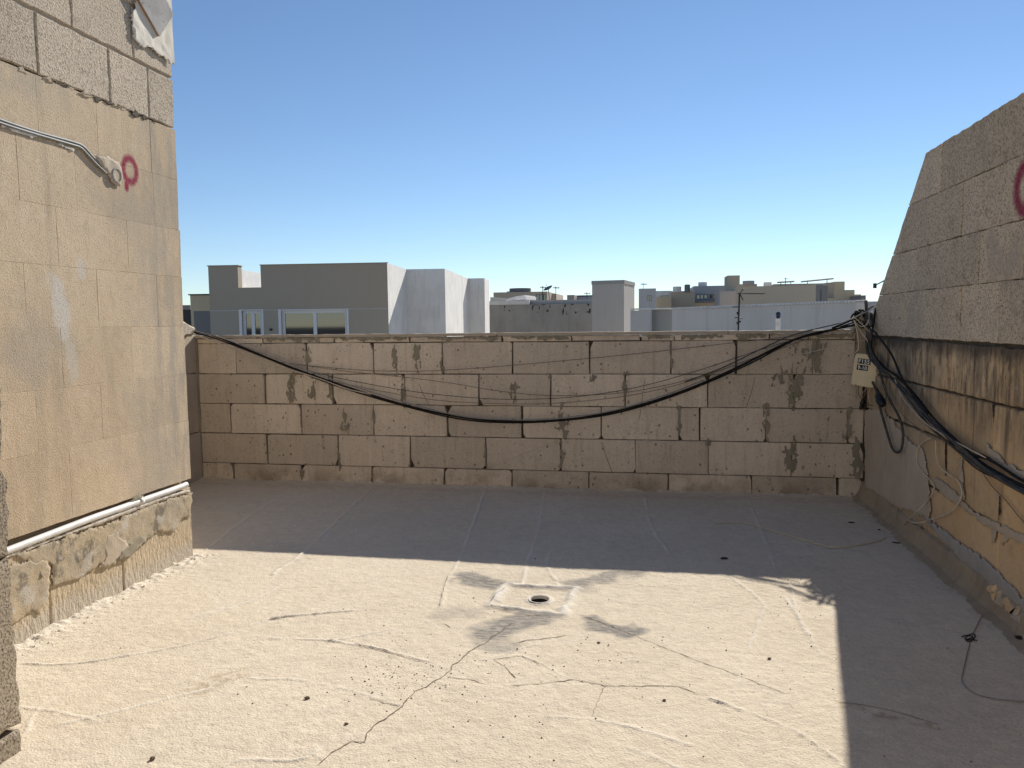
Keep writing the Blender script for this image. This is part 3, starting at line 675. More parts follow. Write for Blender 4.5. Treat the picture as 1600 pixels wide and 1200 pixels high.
def course(js, z0, z1, mat, name, k, gap, ch, proud=0.0, y1=4.16, depth=-.3, jit=.001, tilt=.0006):
    global sid
    us = sorted(js)
    while us[0] > -1.0: us.insert(0, us[0] - .56)
    us.append(y1)
    for i in range(len(us) - 1):
        sid += 1
        slab(name, [(us[i] + gap, z0 + gap), (us[i + 1] - (gap if i < len(us) - 2 else 0), z0 + gap), (us[i + 1] - (gap if i < len(us) - 2 else -rng.uniform(-.006, .010)), z1 - gap), (us[i] + gap, z1 - gap)], FL, mat, lw, depth, proud + rng.uniform(-.0006, .0006), ch, .05, jit if mat is not M['render'] else .0014, sid, tilt)
for r_ in range(7): course(LJS[r_], LC[r_], LC[r_ + 1], M['render'], 'rendered_stone', r_, .0003, .0007, 0, 4.158 + rng.uniform(-.004, .004))
course([ly(57, 80), ly(170, 120), ly(231, 145)], 2.549, 2.830, M['cblock'], 'concrete_block', 1, .0035, .006, .004, 4.150, -.3, .004, .006)
course([ly(110, 30), ly(206, 70)], 2.834, 3.115, M['cblock'], 'concrete_block', 2, .0035, .006, .006, 4.150, -.3, .004, .006)
course([ly(60, -60)], 3.119, 3.40, M['cblock'], 'concrete_block', 3, .0035, .006, .004, 4.150, -.3, .004, .006)
course([ly(110, -100)], 3.404, 3.68, M['cblock'], 'concrete_block', 4, .0035, .006, .004, 4.150, -.3, .004, .006)
# foot: pale stone below, a skin of dirty plaster above it
ly2 = [-1.0, 1.2, 1.9, 2.4, ly(79, 950), ly(193, 890), 4.155]
for i in range(len(ly2) - 1):
    sid += 1; slab('foot_stone', [(ly2[i] + .004, -.1), (ly2[i + 1] - .003, -.1), (ly2[i + 1] - .003, .425), (ly2[i] + .004, .425)], FL, M['tanstone'], lw, -.3, rng.uniform(-.003, .003), .006, .05, .003, sid)
patch('plaster_skin', [(80, 918), (100, 912), (130, 900), (150, 886), (170, 872), (176, 882), (190, 872), (205, 864), (222, 852), (246, 830), (258, 836), (272, 830), (283, 812), (297, 806), (299, 768), (270, 776), (222, 795), (150, 823), (100, 838), (60, 850), (22, 866), (22, 872), (78, 885)], FL, uvl, M['dplaster'], lw, .007, 51, .025, .005, .005)
patch('plaster_skin', [(24, 972), (40, 962), (52, 956), (58, 962), (72, 940), (77, 930), (77, 870), (22, 880), (10, 885), (10, 980)], FL, uvl, M['dplaster'], lw, .007, 52, .02, .004, .005)
patch('filler_patch', [(150, 890), (160, 868), (163, 835), (180, 830), (195, 845), (200, 862), (178, 878), (168, 885)], FL, uvl, M['gplaster'], lw, .010, 53, .02, .005, .003)
for pl in ([(176, 880), (186, 858), (205, 845), (218, 832), (224, 842), (212, 860), (200, 872)], [(228, 838), (246, 828), (240, 835), (222, 852), (205, 866)], [(52, 880), (58, 884), (68, 903), (60, 905)], [(196, 782), (215, 772), (228, 776), (205, 792)]):
    patch('dark_scab', pl, FL, uvl, M['mortar'], lw, .012, sid, .012, .004, .004); sid += 1
# chase for the pipe: a dark slot with a rough white lower lip
MB().abox((XL - .30, XL - .05), (-1.0, 4.12), (.42, .50)).build('chase_back', M['tmortar'], lw)
patch('chase_lip', [(0, 869), (20, 862), (100, 832), (180, 800), (240, 778), (290, 764), (299, 768), (270, 776), (222, 794), (150, 821), (80, 846), (20, 868), (0, 876)], FL, uvl, M['wplaster'], lw, .009, 54, .015, .002, .003)
# upper white plaster on the corner
cz = uvl
pl = [(203, -40), (207, 0), (200, 20), (201, 42), (206, 62), (214, 74), (222, 74), (232, 78), (246, 90), (258, 96), (266, 104), (268.5, 118)]
P_ = [uvl(*p) for p in pl] + [(4.157, uvl(268, 112)[1]), (4.157, 3.68), (uvl(203, -40)[0], 3.68)]
crust('white_plaster', P_[:-3] + [(4.175, P_[-3][1]), (4.175, 3.66), (P_[-1][0], 3.66)], FL, M['wplaster'], lw, .016, .005, .016, 55, 1.0, .006, .006, 34, .0006, 4.152)
# broken mortar edge along the joint between blocks and render
mbx = MB(); yy = 2.2
while yy < 4.1:
    L_ = rng.uniform(.02, .09)
    c0 = (yy + L_ / 2, 2.545 + rng.uniform(-.004, .006))
    if rng.random() < .7: slab('joint_mortar', blob(c0[0], c0[1], L_ * .6, rng.uniform(.006, .016), rng, 12, .6), FL, M['tmortar'] if rng.random() < .6 else M['dmortar'], lw, -.02, rng.uniform(.001, .008), .004, .015, .003, int(yy * 1000))
    yy += L_ + rng.uniform(.0, .05)
# mortar round the end of the conduit with its socket hole
patch('mortar_pocket', [(143, 240), (158, 243), (172, 246), (182, 252), (188, 262), (189, 280), (187, 292), (180, 291), (171, 282), (165, 272), (156, 258)], FL, uvl, M['gplaster'], lw, .012, 56, .012, .004, .004)
c0 = uvl(179, 274); k_ = 18
mb = MB(); cen = np.array([XL + .0125, c0[0], c0[1]])
for rr_, dd in ((.036, .0), (.034, .006), (.029, .006), (.027, -.004)):
    mb.v += [cen + np.array([dd, rr_ * math.cos(2 * math.pi * i / k_), rr_ * 1.1 * math.sin(2 * math.pi * i / k_)]) for i in range(k_)]
mb.f = [(a * k_ + i, a * k_ + (i + 1) % k_, (a + 1) * k_ + (i + 1) % k_, (a + 1) * k_ + i) for a in range(3) for i in range(k_)] + [tuple(3 * k_ + i for i in range(k_))]
mb.build('round_socket', M['gcement'], lw)
patch('chase_edge', [(0, 196), (20, 206), (45, 214), (62, 215), (60, 212), (40, 206), (0, 192)], FL, uvl, M['wplaster'], lw, .006, 57, .012, .003, .003)
patch('chase_edge', [(88, 225), (100, 232), (115, 238), (118, 234), (100, 226), (90, 222)], FL, uvl, M['wplaster'], lw, .006, 58, .012, .003, .003)

# ------------------------------------------------------------------ near left block pier
pr = thing('block_pier', 'rough dark concrete block pier at the left edge nearest the viewer', 'pier', (-2.2, 1.7, 0))
FP = (np.array([-2.075, 0, 0.]), np.array([0, 1., 0]), np.array([0, 0, 1.]), np.array([1., 0, 0]))
def uvp(px, py): p = on_right(px, py, -2.075); return (p[1], p[2])
for k, l in enumerate(([(40, 1180), (36, 1165), (33, 1137)], [(37, 1128), (33, 1090), (28, 1030), (23, 960), (20, 900), (15, 872)], [(17, 868), (17, 800), (14, 750), (6, 735)], [(0, 728), (8, 715), (10, 680), (6, 630), (6, 602)], [(-1, 590), (4, 570), (3, 530), (-1, 512), (-20, 500)])):
    P_ = [uvp(*p) for p in l]
    slab('block', [(1.2, P_[0][1] - .0), *P_, (1.2, P_[-1][1] + .004)], FP, M['pier'], pr, -.2, rng.uniform(-.004, .004), .010, .03, .006, 700 + k)
    slab('block', [(.6, P_[0][1]), (1.194, P_[0][1]), (1.194, P_[-1][1]), (.6, P_[-1][1])], FP, M['pier'], pr, -.2, 0, .008, .05, .004, 710 + k)
MB().abox((-2.27, -2.10), (.62, 2.04), (-.1, 1.30)).build('mortar_core', M['dmortar'], pr)

# ------------------------------------------------------------------ unseen room added behind the viewer to bounce sunlight forward
rb = thing('bounce_room', 'unseen room added behind the viewer to bounce sunlight onto the terrace', 'building', (-.6, -3.5, 0))
FZ = (np.array([0, -2.6, 0.]), np.array([-1., 0, 0]), np.array([0, 0, 1.]), np.array([0, 1., 0]))
MB().abox((-2.75, 1.60), (-4.8, -2.66), (-.2, 3.3)).build('wall_core', M['tmortar'], rb)
for r_ in range(12):
    u_ = -1.58 - (.28 if r_ % 2 else 0)
    while u_ < 2.74:
        a, b = max(u_, -1.58), min(u_ + .57, 2.74)
        if b - a > .05: slab('rendered_stone', [(a + .002, r_ * .275 + .002), (b - .002, r_ * .275 + .002), (b - .002, r_ * .275 + .273), (a + .002, r_ * .275 + .273)], FZ, M['wplaster'], rb, -.05, 0, .003, .3, 0, r_)
        u_ += .57

# ------------------------------------------------------------------ things on the left wall
def lay_left(l, off): return [on_left(px, py, XL + off) for px, py in l]
cd = thing('conduit', 'grey metal conduit bending down into mortar high on the left wall', 'conduit', tuple(on_left(170, 270)))
MB().tube(lay_left([(-420, 20), (-60, 168), (0, 192), (60, 211), (112, 226), (126, 231), (136, 241), (150, 256), (166, 271)], .008), .0062, 10).build('conduit_tube', M['steel'], cd, True)
MB().tube(lay_left([(-420, 12), (-60, 162), (0, 187), (60, 207), (114, 222), (130, 229), (142, 242), (156, 256), (168, 266)], .002), .0065, 10).build('conduit_tube', M['steel'], cd, True)
pp = thing('white_pipe', 'white plastic pipe running along a slot low on the left wall', 'pipe', tuple(on_left(160, 810)))
MB().tube(lay_left([(-20, 872), (18, 858), (70, 838), (140, 811), (180, 797), (222, 782), (262, 768), (284, 760), (291, 757)], .004), .0165, 12, 5).build('pipe_run', M['white'], pp, True)
c0 = on_left(219, 783, XL + .004); mb = MB()
mb.tube([c0 + np.array([0, -.012, -.003]), c0 + np.array([0, .012, .004])], .021, 12, 1); mb.build('pipe_clip', M['white'], pp, True)
# board hung on the upper corner
bd = thing('weathered_board', 'weathered grey board with a brown edge sticking out at the top left corner', 'board', tuple(on_left(246, 40, XL + .12)))
off = .034
A_, B_, C_ = [on_left(*p, XL + off) for p in ((249, 57), (268, 27), (213, -8))]
e1 = (B_ - A_); L1 = np.linalg.norm(e1); e1 /= L1; e2 = C_ - A_; e2 -= e1 * np.dot(e1, e2); e2 /= np.linalg.norm(e2)
nb = np.cross(e1, e2)
if nb[0] < 0: nb = -nb
mb = MB(); uu, vv = (e1, e2) if np.dot(np.cross(e1, e2), nb) > 0 else (e2, e1)
ru = (0, L1 + .03) if uu is e1 else (0, .75); rv = (0, .75) if uu is e1 else (0, L1 + .03)
mb.box(A_, uu, vv, nb, ru, rv, (-.003, .003)); mb.build('board_face', M['board'], bd)
mb = MB(); s_ = .022
ru2 = (.002, s_) if uu is e1 else (.0, .75); rv2 = (.0, .75) if uu is e1 else (.002, s_)
mb.box(A_, uu, vv, nb, ru2, rv2, (-.022, -.0035)); mb.build('wooden_batten', M['wood'], bd)
mb = MB(); mb.tube([A_ + e2 * .45 + e1 * .05 - nb * .003, A_ + e2 * .45 + e1 * .05 - nb * .05], .012, 8, 1); mb.build('fixing_rod', M['steel'], bd)

# ------------------------------------------------------------------ cables along the back wall
def cable(name, pts, r_, mat, label, group=None, cat='cable', n=8, k=6):
    mb = MB(); mb.tube(pts, r_, n, k); return tag(mb.build(name, M[mat], None, True), label, cat, group)
def bk(l, y=6.24): return [on_back(px, py, y if len(q) == 0 else q[0]) for px, py, *q in l]
cable('sagging_cable', bk([(300, 517, 6.22), (330, 523, 6.22), (380, 543, 6.23), (450, 572), (540, 604), (630, 632), (720, 652), (790, 658), (850, 658), (920, 651), (1000, 633), (1080, 606), (1150, 575), (1220, 540), (1262, 523), (1300, 515), (1340, 507)]), .0085, 'black', 'thickest black cable sagging in one long curve across the parapet wall')
cable('sagging_cable', bk([(300, 519, 6.23), (340, 530, 6.23), (420, 561, 6.24), (520, 601), (630, 634), (720, 655), (800, 660.5), (880, 657), (960, 646), (1040, 623), (1110, 596), (1180, 564), (1240, 532), (1290, 518), (1345, 500)], 6.25), .006, 'black', 'thinner black cable hugging the underside of the long sagging cable')
cable('sagging_cable', bk([(300, 516, 6.2), (350, 529, 6.2), (430, 560, 6.22), (500, 586), (560, 606), (630, 628), (720, 650), (800, 656), (880, 653), (960, 641), (1040, 617), (1100, 594)], 6.235), .0045, 'greyw', 'grey wire twisted along the left half of the long sagging cable')
cable('sagging_cable', bk([(300, 521, 6.2), (340, 536, 6.2), (420, 566, 6.22), (500, 592), (540, 607), (580, 616)], 6.22), .0045, 'pale', 'dusty cream wire beside the sagging cable near the left corner')
cable('sagging_cable', bk([(460, 572), (500, 584), (560, 597), (640, 611), (720, 620), (800, 624), (900, 620), (1000, 604), (1100, 576), (1180, 549), (1240, 531), (1300, 517), (1345, 503)], 6.28), .0025, 'dgrey', 'thin dark wire hanging above the long sagging cable')
cable('sagging_cable', bk([(440, 566), (480, 571), (560, 578), (640, 580), (720, 577), (820, 569), (920, 560), (1000, 552), (1080, 543), (1160, 534), (1250, 524), (1320, 514)], 6.29), .003, 'tan', 'uppermost dusty tan wire crossing the top blocks of the parapet')
cable('sagging_cable', bk([(470, 570), (540, 580), (620, 588), (700, 598), (780, 611), (860, 618), (960, 615), (1040, 602), (1120, 580), (1200, 551), (1260, 530)], 6.285), .0028, 'tan', 'second dusty tan wire from the top across the parapet')
cable('sagging_cable', bk([(520, 596), (600, 612), (680, 625), (760, 630), (840, 631), (920, 626), (1000, 615), (1080, 595), (1160, 566), (1230, 541)], 6.29), .0025, 'tan', 'lowest dusty tan wire just above the black sagging cable')
cable('sagging_cable', bk([(1190, 572, 6.29), (1230, 559), (1280, 547), (1320, 537), (1345, 532), (1352, 532)], 6.26), .003, 'pale', 'cream wire slanting up to the junction box from the right hand blocks')
cable('sagging_cable', bk([(1330, 501, 6.2), (1300, 508), (1240, 523), (1190, 545), (1130, 574), (1070, 597)], 6.25), .0045, 'dgrey', 'dark grey wire fanning from the corner along the right part of the sag')
# bundle at the right hand corner
def rt(l, x=1.565): return [on_right(px, py, x if len(q) == 0 else q[0]) for px, py, *q in l]
g = 'cables running down the right wall'
B0 = [(1362, 486, 1.60), (1360, 505, 1.575), (1359, 530, 1.56), (1362, 552, 1.56), (1376, 574), (1396, 592), (1424, 622), (1455, 658), (1490, 690), (1525, 722), (1560, 745), (1600, 766), (1680, 806), (1800, 850)]
for k, (dx, dy, xo, r_, mt, lb) in enumerate((
        (0, 0, 0, .0095, 'dgrey', 'thickest dark grey cable in the bundle down the right wall'),
        (4, -4, .008, .0075, 'black', 'upper black cable in the bundle slanting down the right wall'),
        (-3, 4, -.004, .0075, 'dgrey', 'lower grey cable in the bundle slanting down the right wall'),
        (-1, 1, -.016, .006, 'dgrey', 'foremost dark grey cable of the bundle on the right wall'))):
    pts = [(p[0] + dx + 2.5 * math.sin(i * 1.3 + k), p[1] + dy + 2.0 * math.cos(i * 1.1 + 2 * k), (p[2] if len(p) > 2 else 1.562) + xo) for i, p in enumerate(B0)]
    cable('wall_cable', rt(pts), r_, mt, lb, g)
cable('wall_cable', rt([(1490, 686), (1515, 708), (1545, 718), (1570, 733), (1600, 752), (1680, 790)], 1.575), .007, 'black', 'black cable leaving the bundle and rising above it at the right edge', g)
cable('wall_cable', rt([(1480, 684), (1503, 712), (1530, 735), (1570, 752), (1605, 762), (1680, 800)], 1.56), .003, 'black', 'hair thin black wire looping just under the bundle', g)
cable('wall_cable', rt([(1348, 502, 1.55), (1366, 518), (1378, 533), (1392, 552), (1402, 574), (1410, 592), (1425, 615), (1450, 646)], 1.55), .007, 'black', 'black cable arching from the corner clamp into the bundle', g)
cable('wall_cable', rt([(1398, 592), (1410, 620), (1430, 645), (1455, 668), (1480, 682), (1500, 694), (1540, 715)], 1.55), .003, 'pale', 'cream wire following the lower edge of the bundle', g)
cable('wall_cable', rt([(1380, 600), (1392, 622), (1412, 650), (1440, 672), (1455, 684), (1480, 688)], 1.56), .0025, 'tan', 'dusty tan wire under the bundle below the box', g)
cable('hanging_loop', bk([(1358, 580, 6.22), (1361, 592, 6.2)]) + rt([(1370, 612, 1.54), (1374, 632), (1380, 655), (1388, 682), (1394, 700), (1401, 707), (1408, 702), (1411, 684), (1409, 664), (1402, 646), (1393, 630), (1385, 612), (1379, 596), (1374, 578), (1368, 560)], 1.565), .0085, 'dgrey', 'dark cable loop hanging below the cream junction box')
pts = []
for i in range(46):
    a = i * .62; rr_ = .042 + .012 * math.sin(i * 1.7); pts.append(np.array([1.548 + rr_ * .8 * math.cos(a) + .012 * math.sin(i * .9), 6.335 + .055 * math.sin(i * .37), 1.395 + rr_ * 1.35 * math.sin(a)]))
cable('cable_coil', pts, .0075, 'black', 'black tangled coil of spare cable on the parapet end at the corner', None, 'cable', 6, 3)
# uprights at the corner
cable('upright_conduit', bk([(1353, 470, 6.28), (1355, 500, 6.25), (1356, 520, 6.24), (1357, 545, 6.23), (1358, 575, 6.22)]), .012, 'dgrey', 'dark upright conduit rising over the corner behind the junction box', None, 'conduit', 10)
cable('upright_conduit', bk([(1358, 488, 6.14), (1358.5, 505, 6.14), (1359, 522, 6.14), (1362, 548, 6.13)]), .006, 'steel', 'pale grey upright tube in the cable tangle at the corner', None, 'conduit')
cable('corner_cable', bk([(1300, 513, 6.2), (1330, 500, 6.2), (1350, 488, 6.2), (1366, 478, 6.22)]), .008, 'black', 'short black cable climbing over the corner to the upright conduit')
cable('corner_cable', bk([(1310, 507, 6.18), (1340, 494, 6.18), (1362, 482, 6.2), (1372, 474, 6.24)]), .005, 'greyw', 'short grey cable climbing over the corner beside the black one')
for k, (l, lb) in enumerate(((([(1334, 500), (1338, 512), (1341, 530), (1341, 545), (1335, 552)]), 'cream wire dropping in a hook from the corner tangle'),
                             (([(1330, 499), (1336, 497), (1346, 506), (1352, 512), (1360, 520)]), 'cream wire slanting right from the corner tangle'),
                             (([(1336, 503), (1345, 510), (1353, 508), (1357, 500)]), 'short curled cream wire in the corner tangle'),
                             (([(1337, 506), (1348, 522), (1356, 534), (1360, 542)]), 'long straight cream wire end in the corner tangle'))):
    cable('tangled_wire', bk(l, 6.13 - .012 * k), .0042, 'pale', lb, 'pale wires tangled at the corner', 'wire', 6)
# pale wires dropping down the right wall onto the floor
def fw(l, r_=.004):
    out = []
    for px, py in l:
        p = on_floor(px, py); p[2] = ZAT(p[0], p[1]) + r_ + .002; out.append(p)
    return out
wa = rt([(1455, 684), (1440, 692), (1433, 706), (1434, 726), (1446, 742), (1458, 756), (1458, 768)], 1.585) + [on_right(1446, 786, 1.58), on_right(1428, 803, 1.54)] + fw([(1402, 829), (1375, 845), (1340, 853), (1300, 856), (1250, 843), (1210, 831), (1160, 818), (1118, 819)])
cable('drooping_wire', wa, .004, 'pale', 'cream wire curling down the right wall and across the shaded floor', None, 'wire', 6)
wa = rt([(1462, 688), (1463, 710), (1468, 728), (1482, 741), (1497, 752), (1503, 768), (1498, 786), (1482, 802), (1460, 810)], 1.585) + [on_right(1432, 817, 1.50)] + fw([(1405, 810), (1390, 811), (1376, 816)])
cable('drooping_wire', wa, .0045, 'pale', 'cream wire looping low on the orange stones of the right wall', None, 'wire', 6)
cable('drooping_wire', rt([(1530, 730), (1550, 760), (1570, 780), (1600, 816), (1660, 870)], 1.59), .0028, 'tan', 'thin tan wire running straight down the orange stones at the right', None, 'wire', 6)
cable('floor_wire', fw([(1505, 1050), (1503, 1062), (1512, 1076), (1530, 1086), (1560, 1093), (1600, 1096), (1640, 1098)], .002), .0022, 'greyw', 'thin grey wire curving over the floor at the right edge', None, 'wire', 6)
cable('floor_wire', fw([(1543, 948), (1528, 975), (1517, 1000), (1507, 1040), (1505, 1050)], .0015), .0018, 'tan', 'fine straight wire lying on the floor by the right wall', None, 'wire', 5)
cable('floor_wire', fw([(1503, 996), (1510, 993), (1520, 997), (1509, 1001), (1516, 1003), (1524, 995), (1518, 991), (1508, 999), (1527, 1001)], .002), .0022, 'black', 'small black knot of wire on the floor near the right wall', None, 'wire', 5)

# ------------------------------------------------------------------ junction box
jb = thing('junction_box', 'cream junction box labelled F155 9-10 hanging among cables at the corner', 'junction box', tuple(on_back(1354, 580, 6.12)))
ctr = on_back(1352, 579, 6.115)
yaw, roll = R(-24), R(7)
fn = np.array([math.sin(yaw), -math.cos(yaw), 0]); fu0 = np.array([math.cos(yaw), math.sin(yaw), 0]); fv0 = np.array([0, 0, 1.])
fu = fu0 * math.cos(roll) - fv0 * math.sin(roll); fv = fu0 * math.sin(roll) + fv0 * math.cos(roll)
FJ = (ctr, fu, fv, fn)
def rrect(w_, h_, r_, cx=0, cy=0, k=5):
    out = []
    for sx, sy, a0 in ((1, 1, 0), (-1, 1, 90), (-1, -1, 180), (1, -1, 270)):
        for i in range(k):
            a = R(a0 + 90 * i / (k - 1)); out.append((cx + sx * (w_ / 2 - r_) + r_ * math.cos(a), cy + sy * (h_ / 2 - r_) + r_ * math.sin(a)))
    return out
BW, BH = .176, .245
slab('box_body', rrect(BW * .97, BH * .98, .022), FJ, M['cream'], jb, -.075, -.026, .003, 9, 0, 1)
slab('box_lid', rrect(BW, BH, .024), FJ, M['cream'], jb, -.025, 0, .006, 9, 0, 2)
for y in (.07, -.075):
    MB().box(ctr, fu, fv, fn, (BW / 2 - .004, BW / 2 + .009), (y - .028, y + .028), (-.05, -.012)).build('clip', M['cream'], jb)
MB().box(ctr, fu, fv, fn, (-.006, .006), (-BH / 2 - .03, -BH / 2 + .01), (-.05, -.035)).build('cable_gland', M['black'], jb)
for txt, cy, wd in (('F155', .066, .090), ('9-10', .018, .078)):
    lb = MB().box(ctr, fu, fv, fn, (-.062, -.062 + wd), (cy - .0195, cy + .0195), (-.001, .0015)).build('label_strip', M['lblack'], jb)
    cu = bpy.data.curves.new('lettering', 'FONT'); cu.body = txt; cu.size = .043; cu.align_x = 'CENTER'; cu.align_y = 'CENTER'; cu.offset = .0006; cu.extrude = .0002
    to = bpy.data.objects.new('tmp_text', cu); col.objects.link(to)
    dg = bpy.context.evaluated_depsgraph_get(); me = bpy.data.meshes.new_from_object(to.evaluated_get(dg)); bpy.data.objects.remove(to)
    xs = [v.co.x for v in me.vertices]; ys_ = [v.co.y for v in me.vertices]; mx, my = (max(xs) + min(xs)) / 2, (max(ys_) + min(ys_)) / 2
    sc = min((wd - .012) / (max(xs) - min(xs)), .029 / (max(ys_) - min(ys_)))
    vs = [ctr + fu * (-.062 + wd / 2 + (v.co.x - mx) * (wd - .014) / (max(xs) - min(xs))) + fv * (cy + (v.co.y - my) * sc) + fn * (.0019 + v.co.z) for v in me.vertices]
    obj('lettering', vs, [tuple(p.vertices) for p in me.polygons], M['lwhite'], lb)
# tail wires and the taped splice under the box
for k, (l, mt, lb) in enumerate((([(1337, 600), (1338, 612), (1337, 622)], 'tan', 'left short tan wire end under the junction box'), ([(1342, 602), (1341, 614), (1347, 624), (1356, 632), (1366, 634)], 'black', 'thin black wire curving under the junction box'),
                                 ([(1356, 604), (1350, 612), (1342, 615)], 'pale', 'cream wire bent sideways under the junction box'), ([(1352, 604), (1352, 614), (1349, 620)], 'tan', 'short brown wire end in the middle under the junction box'),
                                 ([(1360, 605), (1357, 616), (1358, 626), (1362, 632)], 'pale', 'cream wire dropping beside the taped splice'))):
    cable('wire_end', bk(l, 6.13), .0022, mt, lb, 'wire ends under the junction box', 'wire', 5)
cable('taped_splice', rt([(1370, 608, 1.55), (1374, 622, 1.535), (1380, 634, 1.54)]), [.012, .02, .028, .032, .026, .012], 'tape', 'black taped cable splice behind the junction box', None, 'splice', 10)
cable('taped_splice', bk([(1344, 640, 6.27), (1347, 631, 6.27), (1350, 624, 6.27)], 6.27), [.012, .018, .008], 'tape', 'small black taped lump on the blocks under the junction box', None, 'splice', 8)

# ------------------------------------------------------------------ small litter on the floor
def crumb(name, px, py, s_, mat, label, cat, flat=.55, seed=0):
    p = on_floor(px, py); rr = random.Random(seed); bm = bmesh.new(); bmesh.ops.create_icosphere(bm, subdivisions=1, radius=1)
    z0 = ZAT(p[0], p[1])
    vs = [(p[0] + v.co.x * s_ * rr.uniform(.6, 1.3), p[1] + v.co.y * s_ * rr.uniform(.5, 1.0), z0 + s_ * flat * .7 + v.co.z * s_ * flat * rr.uniform(.7, 1.2)) for v in bm.verts]
    fs = [tuple(q.index for q in f.verts) for f in bm.faces]; bm.free()
    return tag(obj(name, vs, fs, M[mat]), label, cat)
crumb('dirt_clod', 480, 1093, .013, 'grit', 'larger brown dirt clod on the lit floor left of the long crack', 'clod', seed=1)
crumb('dirt_clod', 541, 1134, .009, 'grit', 'small brown dirt clod nearest the long crack', 'clod', seed=2)
crumb('dirt_clod', 238, 1187, .012, 'grit', 'brown dirt clod at the lower left of the floor', 'clod', seed=3)
crumb('dirt_clod', 1202, 1028, .009, 'grit', 'dark clod alone on the lit floor near the right shadow', 'clod', seed=4)
crumb('dirt_clod', 935, 1003, .008, 'grit', 'dark clod on the lit floor just below the drain stains', 'clod', seed=5)
crumb('dirt_clod', 1038, 1095, .008, 'grit', 'dark clod below the wavy crack at the right', 'clod', seed=6)
crumb('dirt_clod', 836, 872, .007, 'grit', 'dark clod in the shadow edge above the drain', 'clod', seed=7)
crumb('rubber_scrap', 1131, 873, .026, 'scrap', 'black scrap on the shaded floor near the shadow edge', 'scrap', .25, 8)
crumb('rubber_scrap', 1330, 817, .030, 'scrap', 'thin black scrap on the shaded floor in the far right corner', 'scrap', .12, 9)
crumb('rubber_scrap', 1400, 848, .026, 'scrap', 'curled black scrap on the floor at the foot of the right wall', 'scrap', .15, 10)
crumb('rubber_scrap', 1374, 828, .014, 'scrap', 'little black scrap beside the cream floor wire', 'scrap', .3, 12)
crumb('rubber_scrap', 1597, 1002, .03, 'scrap', 'black lump at the foot of the right wall by the frame edge', 'scrap', .6, 13)
vs = []; fs = []; rr = random.Random(21)
def speck(x, y, s_):
    k = len(vs); z = ZAT(x, y)
    for a in range(5): an = 6.283 * a / 5 + rr.random(); vs.append((x + s_ * math.cos(an), y + s_ * math.sin(an) * .8, z - .001))
    vs.append((x + s_ * rr.uniform(-.3, .3), y + s_ * rr.uniform(-.3, .3), z + s_ * rr.uniform(.5, .9)))
    for a in range(5): fs.append((k + a, k + (a + 1) % 5, k + 5))
for cx, cy, sx, sy, n_ in ((640, 1065, 55, 20, 170), (700, 1040, 40, 20, 60), (960, 1030, 100, 40, 40), (1100, 1000, 120, 50, 40), (620, 970, 110, 30, 30), (1380, 830, 60, 30, 60), (1400, 1000, 120, 100, 30),
                           (850, 1090, 120, 40, 50), (1130, 820, 200, 50, 25), (300, 1080, 100, 60, 15), (880, 1150, 200, 40, 30), (1250, 950, 30, 40, 40)):
    for _ in range(n_):
        p = on_floor(rr.gauss(cx, sx), min(1190, max(760, rr.gauss(cy, sy))))
        if -2.6 < p[0] < 1.5 and 2.0 < p[1] < 6.2 and math.hypot(p[0] - DRAIN[0], p[1] - DRAIN[1]) > .09: speck(p[0], p[1], rr.choice([.0018, .0022, .003, .004, .0055]))
tag(obj('grit', vs, fs, M['grit']), 'dark grit scattered over the whitewashed floor', 'grit', kind='stuff')
vs = []; fs = []
for _ in range(260):                    # pale crumbs along the foot of the left wall
    y = rr.uniform(2.3, 4.2); x = XL + .02 + abs(rr.gauss(0, .06)); s_ = rr.choice([.0025, .003, .004, .006])
    k = len(vs); z = ZAT(x, y)
    for a in range(6): an = 6.283 * a / 6; vs.append((x + s_ * math.cos(an) * rr.uniform(.7, 1.2), y + s_ * math.sin(an) * rr.uniform(.7, 1.2), z - .001))
    vs.append((x, y, z + s_ * rr.uniform(.5, 1.0)))
    for a in range(6): fs.append((k + a, k + (a + 1) % 6, k + 6))
tag(obj('plaster_crumbs', vs, fs, M['floor']), 'pale plaster crumbs along the foot of the left wall', 'crumbs', kind='stuff')

# ------------------------------------------------------------------ the town beyond the parapet
M['street'] = plain('street_asphalt', (.06, .058, .055), .9, .2)
gnd = MB().add([(-3000, -3000, -9), (3000, -3000, -9), (3000, 3000, -9), (-3000, 3000, -9)], [(0, 1, 2, 3)]).build('street_ground', M['street'])
tag(gnd, kind='structure')
M['bounceroof'] = plain('bounce_roof_screed', (.60, .53, .43), .95, .1, 0, .15, 1.5)
nr_ = MB().abox((-40, 45), (6.75, 100), (-9, -1.3)).build('bounce_roofs', M['bounceroof'])  # hidden roof slab added to bounce sunlight up onto the house fronts
tag(nr_, kind='structure')
def m_paint(name, c, streak=(.8, .78, .76), amt=.35, bumpy=.2, sc=1.0):
    t = NT(name, .85, .2)
    a = t.noise(.7 * sc, 5, .6); s_ = t.noise(1.6 * sc, 5, .65, t.vec((2.2, 2.2, .25))); b = t.noise(6 * sc, 4, .6)
    k = tuple(min(1, c[i] * streak[i]) for i in range(3))
    cc = t.mix(t.ramp(a, .35, .7, 0, amt * .7), c, k); cc = t.mix(t.ramp(s_, .5, .72, 0, amt), cc, k)
    return t.done(cc, t.bump(b, bumpy, .03))
M['taupe'] = m_paint('taupe_paint', (.37, .32, .255), amt=.12, bumpy=.05)
M['taupe2'] = m_paint('lower_taupe_paint', (.37, .328, .265), amt=.12, bumpy=.05)
M['wpaint'] = m_paint('white_paint', (.72, .70, .665), (.74, .74, .75), .7, .5, 2.2)
M['gwall'] = m_paint('stained_grey_wall', (.30, .28, .25), (.66, .63, .60), .7, .3)
